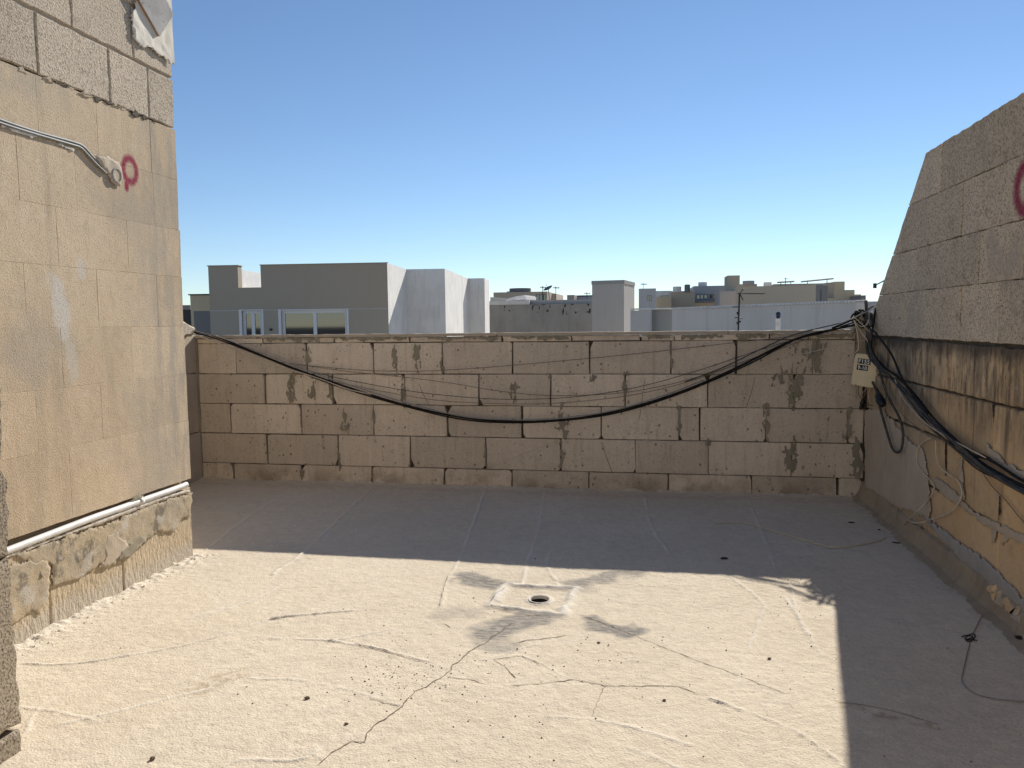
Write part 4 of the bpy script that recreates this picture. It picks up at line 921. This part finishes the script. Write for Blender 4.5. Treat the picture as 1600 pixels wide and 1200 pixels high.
M['gblock'] = m_paint('grey_rendered_tower', (.42, .395, .365), (.8, .78, .76), .4, .4)
M['lwall'] = m_paint('pale_grey_wall', (.58, .555, .52), (.78, .76, .73), .6, .2)
M['dwall'] = m_paint('recess_grey_wall', (.30, .295, .28), (.85, .84, .83), .3, .2)
M['beige'] = m_paint('beige_stone_house', (.47, .40, .31), (.88, .86, .83), .35, .1, .5)
M['beige2'] = m_paint('yellow_stone_house', (.52, .43, .30), (.88, .86, .83), .35, .1, .5)
M['bluegrey'] = m_paint('blue_grey_house', (.40, .40, .41), (.85, .85, .85), .3, .1, .5)
M['darkg'] = m_paint('dark_grey_house', (.20, .195, .19), (.8, .8, .8), .3, .1, .5)
M['frame'] = plain('pale_window_frame', (.66, .66, .67), .5, .3, 0, .03)
M['ffar'] = plain('dark_window_frame', (.16, .17, .19), .5)
M['blue'] = plain('blue_plastic', (.015, .035, .09), .5)
M['balc'] = plain('blue_glass_railing', (.16, .21, .28), .3)
tg = NT('window_glass', .03, .5); M['glass'] = tg.done((.012, .013, .014)); tg.b.inputs['IOR'].default_value = 2.1
M['line'] = plain('pale_string_course', (.46, .44, .42), .8)
M['rust'] = plain('dark_metal', (.035, .033, .032), .5, .4, .4)
M['sheet'] = plain('corrugated_sheet', (.35, .33, .31), .6, .3, .2, .3, 3)
M['dsheet'] = plain('dark_tarp', (.03, .03, .032), .7)

class Fr:
    def __init__(s, vp, px, dist):
        d = ROT @ _r(vp, 503); s.w = np.array([d[0], d[1], 0]); s.w /= np.linalg.norm(s.w)
        s.u = np.array([s.w[1], -s.w[0], 0]); s.z = np.array([0, 0, 1.])
        s.o = EYE + ROT @ _r(px, 503) * dist / FPX; s.o[2] = 0
    def q(s, px, py, d=0):
        p = hit(px, py, s.o + s.w * d, s.w); return float(np.dot(p - s.o, s.u)), float(p[2])
    def P(s, u, d, z): return s.o + s.u * u + s.w * d + s.z * z
    def dep(s, u, px):            # depth at which the plane 'u' is seen at column px
        p = hit(px, 503, s.o + s.u * u, s.u); return float(np.dot(p - s.o, s.w))
def facade(mb, fr, d, u0, u1, z0, z1, holes=(), rev=.14):
    us = sorted({u0, u1, *[h[0] for h in holes], *[h[1] for h in holes]}); zs = sorted({z0, z1, *[h[2] for h in holes], *[h[3] for h in holes]})
    for a, b in zip(us[:-1], us[1:]):
        for c_, e in zip(zs[:-1], zs[1:]):
            mu, mz = (a + b) / 2, (c_ + e) / 2
            if any(h[0] < mu < h[1] and h[2] < mz < h[3] for h in holes): continue
            mb.add([fr.P(a, d, c_), fr.P(b, d, c_), fr.P(b, d, e), fr.P(a, d, e)], [(0, 1, 2, 3)])
    for a, b, c_, e in holes:
        f0 = [fr.P(a, d, c_), fr.P(b, d, c_), fr.P(b, d, e), fr.P(a, d, e)]; f1 = [p + fr.w * rev for p in f0]
        mb.add(f0 + f1, [(0, 4, 5, 1), (1, 5, 6, 2), (2, 6, 7, 3), (3, 7, 4, 0), (4, 7, 6, 5)])
def prism(mb, fr, u0, u1, d0, d1, z0, z1, skip_front=False):
    P = [fr.P(u, d, z) for z in (z0, z1) for d in (d0, d1) for u in (u0, u1)]
    f_ = [(2, 6, 7, 3), (0, 4, 6, 2), (1, 3, 7, 5), (4, 5, 7, 6)]
    if not skip_front: f_.append((0, 1, 5, 4))
    mb.add(P, f_)
def window(fr, d, a, b, c_, e, parent, fmat, n=2, fw_=.05, rev=.12, gl='glass'):
    wd = MB(); dd = (d + rev - .06, d + rev - .012)
    prism(wd, fr, a, a + fw_, *dd, c_, e); prism(wd, fr, b - fw_, b, *dd, c_, e); prism(wd, fr, a + fw_, b - fw_, *dd, e - fw_, e); prism(wd, fr, a + fw_, b - fw_, *dd, c_, c_ + fw_)
    for k in range(1, n):
        m = a + (b - a) * k / n; prism(wd, fr, m - fw_ * .6, m + fw_ * .6, dd[0] + .003, dd[1], c_ + fw_, e - fw_)
    f = wd.build('window', M[fmat], parent)
    xs = np.linspace(a + fw_, b - fw_, n + 1)
    for k in range(n):
        g0, g1 = xs[k] + (fw_ * .6 if k else .0), xs[k + 1] - (fw_ * .6 if k < n - 1 else 0)
        MB().add([fr.P(g0, d + rev - .03, c_ + fw_), fr.P(g1, d + rev - .03, c_ + fw_), fr.P(g1, d + rev - .03, e - fw_), fr.P(g0, d + rev - .03, e - fw_)], [(0, 1, 2, 3)]).build('pane', M[gl], f)
    return f
def house(name, label, vp, px0, px1, dist, ytop, mat, depth=8, wins=(), cat='building', group=None, coping=None, ref=None, cop=.12):
    fr = Fr(vp, px0, dist); u0, zt = fr.q(px0, ytop); u1, _ = fr.q(px1, ytop)
    root = thing(name, label, cat, tuple(fr.P((u0 + u1) / 2, 0, -9)), group)
    holes = []
    for wn_ in wins:
        a, z1 = fr.q(wn_[0], wn_[1]); b, z0 = fr.q(wn_[2], wn_[3]); holes.append((a, b, z0, z1))
    mb = MB(); facade(mb, fr, 0, u0, u1, -9, zt, holes, .18); prism(mb, fr, u0, u1, 0, depth, -9, zt, True)
    mb.build('wall', M[mat], root)
    for (a, b, c_, e), wn_ in zip(holes, wins):
        o_ = dict(wn_[4]) if len(wn_) > 4 else {}
        window(fr, 0, a, b, c_, e, root, o_.get('f', 'ffar'), o_.get('n', 2), (b - a) * .06, .16)
    if coping:
        mb = MB(); prism(mb, fr, u0 - .05, u1 + .05, -.06, depth + .05, zt + .002, zt + cop); mb.build('coping', M[coping], root)
    return fr, root, u0, u1, zt

# --- the new grey house at the left
fr = Fr(890, 325, 25.0)
hs = thing('new_house', 'new taupe house with stepped white sides and white framed windows behind the parapet', 'house', tuple(fr.P(2.5, 0, -9)))
uA, zT = fr.q(325, 416); uB, _ = fr.q(605, 414); n0, zn = fr.q(372.5, 449.5); n1, _ = fr.q(408, 449.5)
_, zl = fr.q(440, 484); roof = zn - .12
d2 = fr.dep(uB, 637); uC, _ = fr.q(695, 425, d2); d3 = d2 + (fr.dep(uC, 732) - d2); uD, _ = fr.q(757, 440, d3); d4 = fr.dep(uD, 765)
win = [(fr.q(377.5, 485)[0], fr.q(409, 485)[0], -.72, fr.q(390, 485)[1]), (fr.q(439, 485)[0], fr.q(542, 485)[0], -.6, fr.q(440, 485)[1])]
mb = MB(); facade(mb, fr, 0, uA, uB, zl + .012, zT, [(n0, n1, zn, zT)], .001)
mb.f = mb.f[:-5]; mb.v = mb.v[:-8]
mb.add([fr.P(u, d, z) for u in (n0, n1) for d in (0, .30) for z in (zn, zT)], [(0, 1, 3, 2), (4, 6, 7, 5)])
mb.add([fr.P(n0, 0, zn), fr.P(n1, 0, zn), fr.P(n1, .3, zn), fr.P(n0, .3, zn)], [(0, 1, 2, 3)])
mb.build('upper_wall', M['taupe'], hs)
mb = MB(); facade(mb, fr, 0, uA, uB, -9, zl - .012, win, .16); mb.build('lower_wall', M['taupe2'], hs)
mb = MB(); prism(mb, fr, uA - .004, uB + .004, -.008, .02, zl - .013, zl + .013); mb.build('string_course', M['line'], hs)
mb = MB()                                      # parapets and the stepped right flank, painted white
prism(mb, fr, uA, uA + .30, .3, d3, -9, zT); prism(mb, fr, n1, uB, .30, .34, roof, zT - .02); prism(mb, fr, n0 - .6, n0, .30, .32, roof, zT - .02)
mb.add([fr.P(uB, 0, -9), fr.P(uB, d2, -9), fr.P(uB, d2, zT), fr.P(uB, 0, zT)], [(0, 1, 2, 3)])
mb.add([fr.P(uA, 0, -9), fr.P(uA, .3, -9), fr.P(uA, .3, zT), fr.P(uA, 0, zT)], [(3, 2, 1, 0)])
mb.add([fr.P(uB, d2, -9), fr.P(uC, d2, -9), fr.P(uC, d2, zT), fr.P(uB, d2, zT)], [(0, 1, 2, 3)])
mb.add([fr.P(uC, d2, -9), fr.P(uC, d3, -9), fr.P(uC, d3, zT), fr.P(uC, d2, zT)], [(0, 1, 2, 3)])
mb.add([fr.P(uC, d3, -9), fr.P(uD, d3, -9), fr.P(uD, d3, zT), fr.P(uC, d3, zT)], [(0, 1, 2, 3)])
mb.add([fr.P(uD, d3, -9), fr.P(uD, d4, -9), fr.P(uD, d4, zT), fr.P(uD, d3, zT)], [(0, 1, 2, 3)])
mb.add([fr.P(uA, d4, -9), fr.P(uD, d4, -9), fr.P(uD, d4, zT), fr.P(uA, d4, zT)], [(3, 2, 1, 0)])
mb.build('white_flank', M['wpaint'], hs)
mb = MB(); prism(mb, fr, n1 + .02, uB - .02, .34, d3, roof - .2, zT - .012); prism(mb, fr, uA + .3, n1 + .02, .32, d4 - .1, -8.9, roof)
prism(mb, fr, uB - .02, uC - .02, d2 + .01, d3, roof - .2, zT - .012); prism(mb, fr, uC - .02, uD - .02, d3 + .01, d4 - .01, roof - .2, zT - .012); mb.build('roof', M['wpaint'], hs)
mb = MB(); prism(mb, fr, n1 - .02, uB + .03, -.03, .02, zT, zT + .025); mb.build('coping', M['taupe2'], hs)
mb = MB(); prism(mb, fr, uA - .03, n0 + .03, -.03, .33, zT, zT + .025); mb.build('coping', M['taupe2'], hs)
window(fr, 0, *win[0], hs, 'frame', 2, .095, .14); window(fr, 0, *win[1], hs, 'frame', 2, .095, .14)
for wn_ in win:                                # raised surround of each opening
    a, b, c_, e = wn_; mb = MB()
    prism(mb, fr, a - .09, a, -.02, .0, c_, e + .03); prism(mb, fr, b, b + .05, -.02, .0, c_, e + .03); prism(mb, fr, a, b, -.02, .0, e, e + .03); mb.build('window_surround', M['frame'], hs)
uu_, zz_ = fr.q(424, 515); mb = MB(); mb.tube([fr.P(uu_, -.08, zz_), fr.P(uu_, .02, zz_)], .04, 8, 1); mb.build('vent', M['rust'], hs)

# --- left of it
house('low_house', 'beige roof room with a black roof edge just left of the taupe house', 890, 297, 330, 31, 461.5, 'beige2', 4, coping='rust', cop=.05)
house('low_wall', 'dark grey boundary wall beside the lower left corner of the taupe house', 890, 302.5, 328, 27.5, 486, 'darkg', .4)
house('dark_house', 'dark brown wall in the gap beside the left stair room', 890, 280, 303, 34, 484, 'rust', 4)
house('far_house', 'tiny dark rooftop seen in the gap at far left', 890, 270, 297, 60, 477, 'darkg', 4)

# --- stained wall and the low roofs right of the house
frw, wl_, wa0, wa1, wzt = house('yard_wall', 'long grey yard wall streaked with black stains beside the white flank', 1025, 740, 926, 41, 477, 'gwall', .4)
mb = MB(); a, z1 = frw.q(766, 470.5, 0); b, _ = frw.q(827, 470, 0)
prism(mb, frw, wa0, b, -.05, .45, wzt + .003, z1); mb.build('raised_band', M['lwall'], wl_)
mb = MB(); a2, z2 = frw.q(830, 469, 0); prism(mb, frw, b + .01, wa1, .3, .75, wzt - .3, z2); mb.build('rear_parapet', M['gblock'], wl_)
rr = random.Random(9)
for k in range(26):                            # black run stains hang from the top edge
    px = rr.choice([rr.uniform(826, 922), rr.uniform(826, 922), rr.uniform(780, 925)]); a, _ = frw.q(px, 476)
    h_ = rr.choice([.05, .08, .12, .2, .3]); ww = rr.uniform(.02, .07); z_ = wzt - rr.choice([0, 0, .02, .25, .4])
    poly = blob(a, z_ - h_ / 2, ww, h_ / 2, rr, 10, .6)
    fk = (frw.o, frw.u, frw.z, -frw.w)
    slab('stain', [(p[0], min(p[1], wzt - .004)) for p in poly], fk, M['rust'], wl_, -.01, .004, .004, .05, .004, k)
frt, rt_, ta, tb, tz = house('tower_block', 'plain grey rendered roof tower standing above the yard wall', 1225, 925, 975, 30, 439, 'gblock', 2.2)
mb = MB(); prism(mb, frt, ta - .02, tb + .02, -.02, 2.22, tz - .14, tz + .004); mb.build('top_band', M['dwall'], rt_)
frh, hh, ha, hb, hz = house('flat_roof_house', 'taupe flat roofed house carrying a satellite dish in the middle distance', 1025, 771, 855, 62, 457, 'taupe', 7, wins=((837, 460, 853, 478, {'n': 3}),))
mb = MB(); a, z_ = frh.q(790, 455); b, _ = frh.q(806, 455); prism(mb, frh, a, b, .5, 1.5, hz - .1, z_); mb.build('roof_slab', M['darkg'], hh)
house('side_house', 'sunlit beige end wall just right of the satellite dish', 1025, 855, 869, 64, 459, 'beige', 5)
house('roof_box', 'small grey roof box left of the plain tower', 1025, 886, 897, 75, 461, 'gwall', 3)
house('blue_roof', 'low rooftop with blue edge partly hidden by the plain tower', 1025, 897, 940, 78, 463.5, 'bluegrey', 3, coping='blue')
# sheets lying on the roof behind the wall
rr = random.Random(2)
for k, (l, mt, lb) in enumerate((([(766, 470, 766, 464), (790, 472, 790, 466), (805, 470, 806, 467)], 'dsheet', 'black tarpaulin heap on the roof behind the yard wall'),
                                ([(790, 471, 792, 467), (805, 469, 806, 463), (822, 468, 820, 461), (838, 469, 836, 463)], 'sheet', 'crumpled grey sheet on the roof behind the yard wall'))):
    vs = []; fs = []
    for i, (x0, y0_, x1, y1_) in enumerate(l):
        for d_, px, py in ((44, x0, y0_ + 4), (44.3, x0, y0_), (45, (x0 + x1) / 2, (y0_ + y1_) / 2 - .6), (45.8, x1, y1_), (46.6, x1, y1_ + 3)):
            vs.append(EYE + ROT @ _r(px, py) * d_ / FPX)
        if i:
            for j in range(4): fs.append(((i - 1) * 5 + j, i * 5 + j, i * 5 + j + 1, (i - 1) * 5 + j + 1))
    tag(obj('roof_sheet', vs, fs, M[mt]), lb, 'sheet')
# barrel
p = EYE + ROT @ _r(834, 467) * 46 / FPX; mb = MB(); mb.tube([p + np.array([0, 0, -.5]), p + np.array([0, 0, -.2]), p + np.array([0, 0, .08])], [.14, .16, .15], 12, 2)
tag(mb.build('blue_barrel', M['blue'], None, True), 'small blue barrel on the roof below the satellite dish', 'barrel')

# --- pale wall with toothed coping at the right
p1 = EYE + ROT @ _r(1338, 503) * 18 / FPX; p0 = EYE + ROT @ _r(1050, 503) * 26.0 / FPX
uw = p1 - p0; uw[2] = 0; Lw = np.linalg.norm(uw); uw /= Lw
class F2(Fr):
    def __init__(s, o, u): s.o = np.array([o[0], o[1], 0.]); s.u = u; s.w = np.array([-u[1], u[0], 0]); s.z = np.array([0, 0, 1.])
fw2 = F2(p0, uw); zt2 = fw2.q(1327, 473)[1]; ztl = fw2.q(1056, 484.0)[1]
pw = thing('pale_roof_wall', 'long pale grey rooftop wall with a white toothed coping behind the antenna', 'wall', tuple(fw2.P(Lw / 2, 0, -9)))
mb = MB(); mb.add([fw2.P(u, d, z) for u, zt in ((0, ztl), (Lw, zt2)) for d in (0, .3) for z in (-9, zt)], [(0, 4, 5, 1), (2, 3, 7, 6), (1, 5, 7, 3), (0, 1, 3, 2), (4, 6, 7, 5)]); mb.build('wall_face', M['lwall'], pw)
mb = MB(); k = 74
for i in range(k):
    u = Lw * i / k; zt = ztl + (zt2 - ztl) * i / k; prism(mb, fw2, u, u + Lw / k * .55, -.05, .32, zt + .002, zt + .045)
prism(mb, fw2, 0, Lw, -.03, .31, min(ztl, zt2) + .046, max(ztl, zt2) + .06)
tag(mb.build('coping_teeth', M['wpaint'], pw), kind='stuff')
frr = Fr(1225, 1019, 27.0)
rc = thing('recessed_wall', 'darker grey recessed wall between the plain tower and the toothed wall', 'wall', tuple(frr.P(.4, 0, -9)))
mb = MB(); a, z_ = frr.q(985, 485); b, _ = frr.q(1020, 485); prism(mb, frr, a, b, .0, .3, -9, z_); mb.build('pale_part', M['lwall'], rc)
mb = MB(); a2, z2 = frr.q(1020, 484); b2, _ = frr.q(1056, 484); prism(mb, frr, a2 + .004, b2, .12, .3, -9, z2); mb.build('dark_part', M['dwall'], rc)
mb = MB(); prism(mb, frr, a, b2, -.03, .33, z2 + .01, z2 + .06); mb.build('coping', M['wpaint'], rc)
mb = MB(); mb.tube([frr.P(a2 + .01, -.04, -9), frr.P(a2 + .01, -.04, z2)], .035, 8, 1); mb.build('downpipe', M['darkg'], rc)

# --- far houses at the right
house('far_house', 'blue grey house with one small window right of the plain tower', 1000, 998, 1025, 70, 451, 'bluegrey', 7, wins=((1011, 461.5, 1018.5, 470),))
house('far_house', 'low white topped house with a dark slot left of the balcony house', 1000, 1025, 1049, 84, 454.5, 'wpaint', 7, wins=((1032, 462, 1045, 464.6, {'n': 1}),))
house('far_house', 'yellow stone wall below the white topped low house', 1000, 1026, 1049, 78, 464, 'beige2', 4)
house('far_house', 'plain pale beige house just left of the balcony house', 1000, 1048.5, 1086, 80, 455, 'beige', 8)
frb, hb_, ba, bb, bz = house('balcony_house', 'pale house with blue railed balcony windows in the distance', 1000, 1084, 1135, 86, 447, 'bluegrey', 9, wins=((1088, 460, 1106, 470, {'n': 3}), (1109, 460, 1124, 470, {'n': 3})))
mb = MB(); a, z1 = frb.q(1087, 467); b, z0 = frb.q(1125, 470.5); prism(mb, frb, a, b, -.8, -.74, z0, z1); mb.build('balcony_rail', M['balc'], hb_)
mb = MB(); prism(mb, frb, a, b, -.8, -.002, z0 - .15, z0 - .003); mb.build('balcony_slab', M['beige'], hb_)
house('far_house', 'yellow stone strip under the blue railed balcony', 1000, 1086, 1126, 82, 473.5, 'beige2', 2)
frx, hx, xa, xb, xz = house('roof_tower', 'narrow beige tower with one tiny window, tallest of the far roofs', 1000, 1137, 1156, 76, 430.5, 'beige', 3, wins=((1146.5, 448, 1151.5, 453.5, {'n': 1}),))
house('far_house', 'long plain beige house wall below the narrow tower', 1000, 1125, 1160, 72, 455, 'gblock', 5)
house('far_house', 'beige roof block just right of the narrow tower', 1000, 1156, 1183, 80, 444, 'beige', 4)
frl, hl, la, lb_, lz = house('long_house', 'long plain beige house with a dark shuttered right side', 1150, 1150, 1275, 68, 448, 'beige', .5)
mb = MB(); du = frl.dep(lb_, 1285) if False else 8.0
fs2 = F2(frl.P(lb_, 0, 0), (frl.u * .42 + frl.w * .91) / np.linalg.norm(frl.u * .42 + frl.w * .91))
ua, za = fs2.q(1275.2, 447); ub, _ = fs2.q(1293.5, 450)
facade(mb, fs2, 0, ua, ub, -9, lz, [(ua + (ub - ua) * .36, ua + (ub - ua) * .46, lz - 1.5, lz - .35)], .1); prism(mb, fs2, ua, ub, .002, .4, -9, lz - .01, True); mb.build('dark_side', M['darkg'], hl)
house('far_house', 'flat beige roof block carrying tilted solar panels', 1000, 1209, 1292, 88, 444, 'beige', 6)
house('far_house', 'grey strip of house between the shuttered side and the stepped house', 1000, 1292, 1305, 80, 441.5, 'bluegrey', 6, wins=((1296, 459, 1300, 466, {'n': 1}),))
st = house('stepped_house', 'yellow beige house with a roofline stepping down three times to the right', 1000, 1304, 1320, 74, 440, 'beige2', 5)
for x0, x1, yt in ((1319.8, 1335.5, 453), (1335.3, 1345.5, 460)):
    mb = MB(); a, z_ = st[0].q(x0, yt); b, _ = st[0].q(x1, yt); prism(mb, st[0], a, b, .003, 5, -9, z_); mb.build('lower_wall', M['beige2'], st[1])
mb = MB(); a, z_ = st[0].q(1290, 466); b, _ = st[0].q(1304.2, 466); prism(mb, st[0], a, b, .003, 4, -9, z_); mb.build('lower_wall', M['beige2'], st[1])
house('dark_house', 'narrow dark house with a white window at the end of the stepped roofline', 1000, 1345.5, 1353, 70, 461.5, 'darkg', 5, wins=((1347, 467, 1351.5, 485, {'f': 'frame', 'n': 1}),))
house('far_house', 'pale blue grey house squeezed between the dark house and the boundary wall', 1000, 1353, 1400, 95, 471, 'bluegrey', 6)

# --- roof gear
for px, py, dd, wd, ht, mt, lb in ((1058, 455, 79.5, .45, .5, 'wpaint', 'small white water tank on the plain pale beige far house'), (1074, 455, 79.2, .3, .7, 'darkg', 'small dark chimney on the plain pale beige far house'),
                               (1170, 444.5, 79.6, .6, .4, 'gblock', 'grey roof box right of the narrow beige tower'), (812, 457, 62.6, .9, .35, 'darkg', 'low dark box on the taupe flat roof'),
                               (1200, 448.5, 68.3, .35, .45, 'wpaint', 'little white tank on the long plain beige house'), (1098, 447.5, 86.6, .5, .5, 'wpaint', 'little white tank above the blue railed balcony')):
    c0 = EYE + ROT @ _r(px, py) * dd / FPX; mb = MB(); mb.tube([c0 + np.array([0, .3, -.1]), c0 + np.array([0, .3, ht * .8]), c0 + np.array([0, .3, ht])], [wd, wd, wd * .75], 10, 2)
    tag(mb.build('roof_tank', M[mt]), lb, 'tank', 'small tanks and boxes on far roofs')
def stick(root, name, a, b, r_, mat='rust', n=6): mb = MB(); mb.tube([a, b], r_, n, 1); return mb.build(name, M[mat], root)
def at(px, py, d): return EYE + ROT @ _r(px, py) * d / FPX
an = thing('roof_antenna', 'dark television antenna on a thin mast just beyond the parapet', 'antenna', tuple(at(1152.5, 560, 9.5)))
D_ = 9.5
stick(an, 'mast', at(1152, 560, D_), at(1155.5, 458, D_), .011)
stick(an, 'boom', at(1153, 458.6, D_), at(1192, 459.2, D_ + .6), .007)
for i in range(9):
    c0 = at(1160 + i * 3.8, 458.8, D_ + .1 + i * .06); v_ = np.array([-.35, .94, 0]) * (.12 - .004 * i); stick(an, 'element', c0 - v_, c0 + v_, .004)
for a, b in (((1156, 459), (1162, 450.5)), ((1156, 459), (1161, 469)), ((1154, 496), (1160, 498)), ((1148, 496.5), (1156, 496.5)), ((1145, 480), (1154, 479))): stick(an, 'reflector_bar', at(*a, D_), at(*b, D_ - .05), .006)
for px, py, s_ in ((1153, 489.5, .018), (1152.5, 505, .016), (1156.5, 502.5, .012)):
    mb = MB(); c0 = at(px, py, D_); mb.tube([c0 - np.array([0, 0, s_]), c0, c0 + np.array([0, 0, s_])], [s_ * .6, s_, s_ * .6], 8, 3); mb.build('clamp', M['rust'], an)
vp_ = thing('vent_pipe', 'white vent pipe with a dark blue ball cap beyond the parapet', 'vent pipe', tuple(at(1215.5, 560, 9)))
stick(vp_, 'pipe', at(1215.5, 560, 9), at(1215.5, 498, 9), .027, 'white', 12)
mb = MB(); c0 = at(1216, 491.5, 9); mb.tube([c0 + np.array([0, 0, -.05]), c0 + np.array([0, 0, -.035]), c0, c0 + np.array([0, 0, .02]), c0 + np.array([0, 0, .032])], [.018, .024, .028, .02, .008], 12, 4); mb.build('ball_cap', M['blue'], vp_, True)
mb = MB(); mb.tube([c0 + np.array([0, 0, .024]), c0 + np.array([0, 0, .04])], .016, 10, 1); mb.build('top_knob', M['white'], vp_, True)
dsh = thing('satellite_dish', 'satellite dish tilted on the taupe flat roof', 'satellite dish', tuple(at(856, 460, 61)))
dn = np.array([-.35, -.3, .75]); dn /= np.linalg.norm(dn); da = np.cross(dn, [0, 1., 0]); da /= np.linalg.norm(da); db_ = np.cross(dn, da); c0 = at(857, 452, 61)
mb = MB(); rs = [(0, 0), (.18, .02), (.33, .07), (.42, .12)]; nn = 16
for r_, h_ in rs: mb.v += [c0 + dn * h_ + r_ * (da * .95 * math.cos(6.2832 * i / nn) + db_ * math.sin(6.2832 * i / nn)) for i in range(nn)]
mb.f = [(a * nn + i, a * nn + (i + 1) % nn, (a + 1) * nn + (i + 1) % nn, (a + 1) * nn + i) for a in range(3) for i in range(nn)]
mb.build('reflector', M['darkg'], dsh, True); stick(dsh, 'stand', at(858.5, 470, 61), c0, .03); stick(dsh, 'feed_arm', c0, c0 + dn * .5, .015)
for px, py, dd, lb in ((848, 449, 61, 'thin antenna left of the satellite dish'), (868.5, 449.5, 62, 'thin antenna right of the satellite dish'), (917, 458.5, 76, 'small antenna left of the plain tower top'), (1005, 444, 72, 'bare antenna mast right of the plain tower')):
    a_ = thing('small_antenna', lb, 'antenna', tuple(at(px, 475, dd)), 'small antennas on far roofs'); stick(a_, 'mast', at(px, 475, dd), at(px, py - 2, dd), .025); stick(a_, 'boom', at(px - 4, py, dd), at(px + 6, py + .4, dd), .025)
    for i in range(4): stick(a_, 'element', at(px - 3 + i * 2.4, py - 1.4, dd), at(px - 3 + i * 2.4, py + 1.6, dd), .018)
for a, b, lb in (((1214, 442.5), (1240, 441), 'left tilted solar panel row on the far flat roof'), ((1251, 441.5), (1302, 436.5), 'right longer tilted solar panel row on the far flat roof')):
    s_ = thing('solar_panel', lb, 'solar panel', tuple(at((a[0] + b[0]) / 2, 446, 87)), 'solar panels on the far roof')
    A1, B1 = at(*a, 87), at(*b, 87); mb = MB(); o3 = np.array([.25, .9, .12]); q = np.array([0, 0, .12])
    mb.add([A1, B1, B1 + o3, A1 + o3, A1 + q, B1 + q, B1 + o3 + q, A1 + o3 + q], [(0, 1, 5, 4), (1, 2, 6, 5), (2, 3, 7, 6), (3, 0, 4, 7), (4, 5, 6, 7), (3, 2, 1, 0)]); mb.build('panel', M['darkg'], s_)
    for t_ in (.2, .8): c0 = A1 + (B1 - A1) * t_ + o3 * .5; stick(s_, 'stand', c0, np.array([c0[0], c0[1], at(1250, 446, 88)[2] - .3]), .04)
a_ = thing('small_antenna', 'thin antenna mast on the solar panel roof', 'antenna', tuple(at(1227, 446, 86)), 'small antennas on far roofs'); stick(a_, 'mast', at(1227, 447, 86), at(1227.5, 434, 86), .035); stick(a_, 'boom', at(1225, 435.5, 86), at(1232, 436, 86), .03)
lmp = thing('wall_lamp', 'small dark lamp on an arm sticking out from the boundary wall end', 'lamp', tuple(at(1382, 444, 7.5)))
stick(lmp, 'arm', at(1369, 445, 7.6), np.array([XR + .06, 6.02, at(1376, 444, 6.6)[2]]), .006); c0 = at(1367, 446.5, 7.6)
mb = MB(); mb.abox((c0[0] - .012, c0[0] + .012), (c0[1] - .02, c0[1] + .02), (c0[2] - .024, c0[2] + .024)); mb.build('lamp_head', M['rust'], lmp)
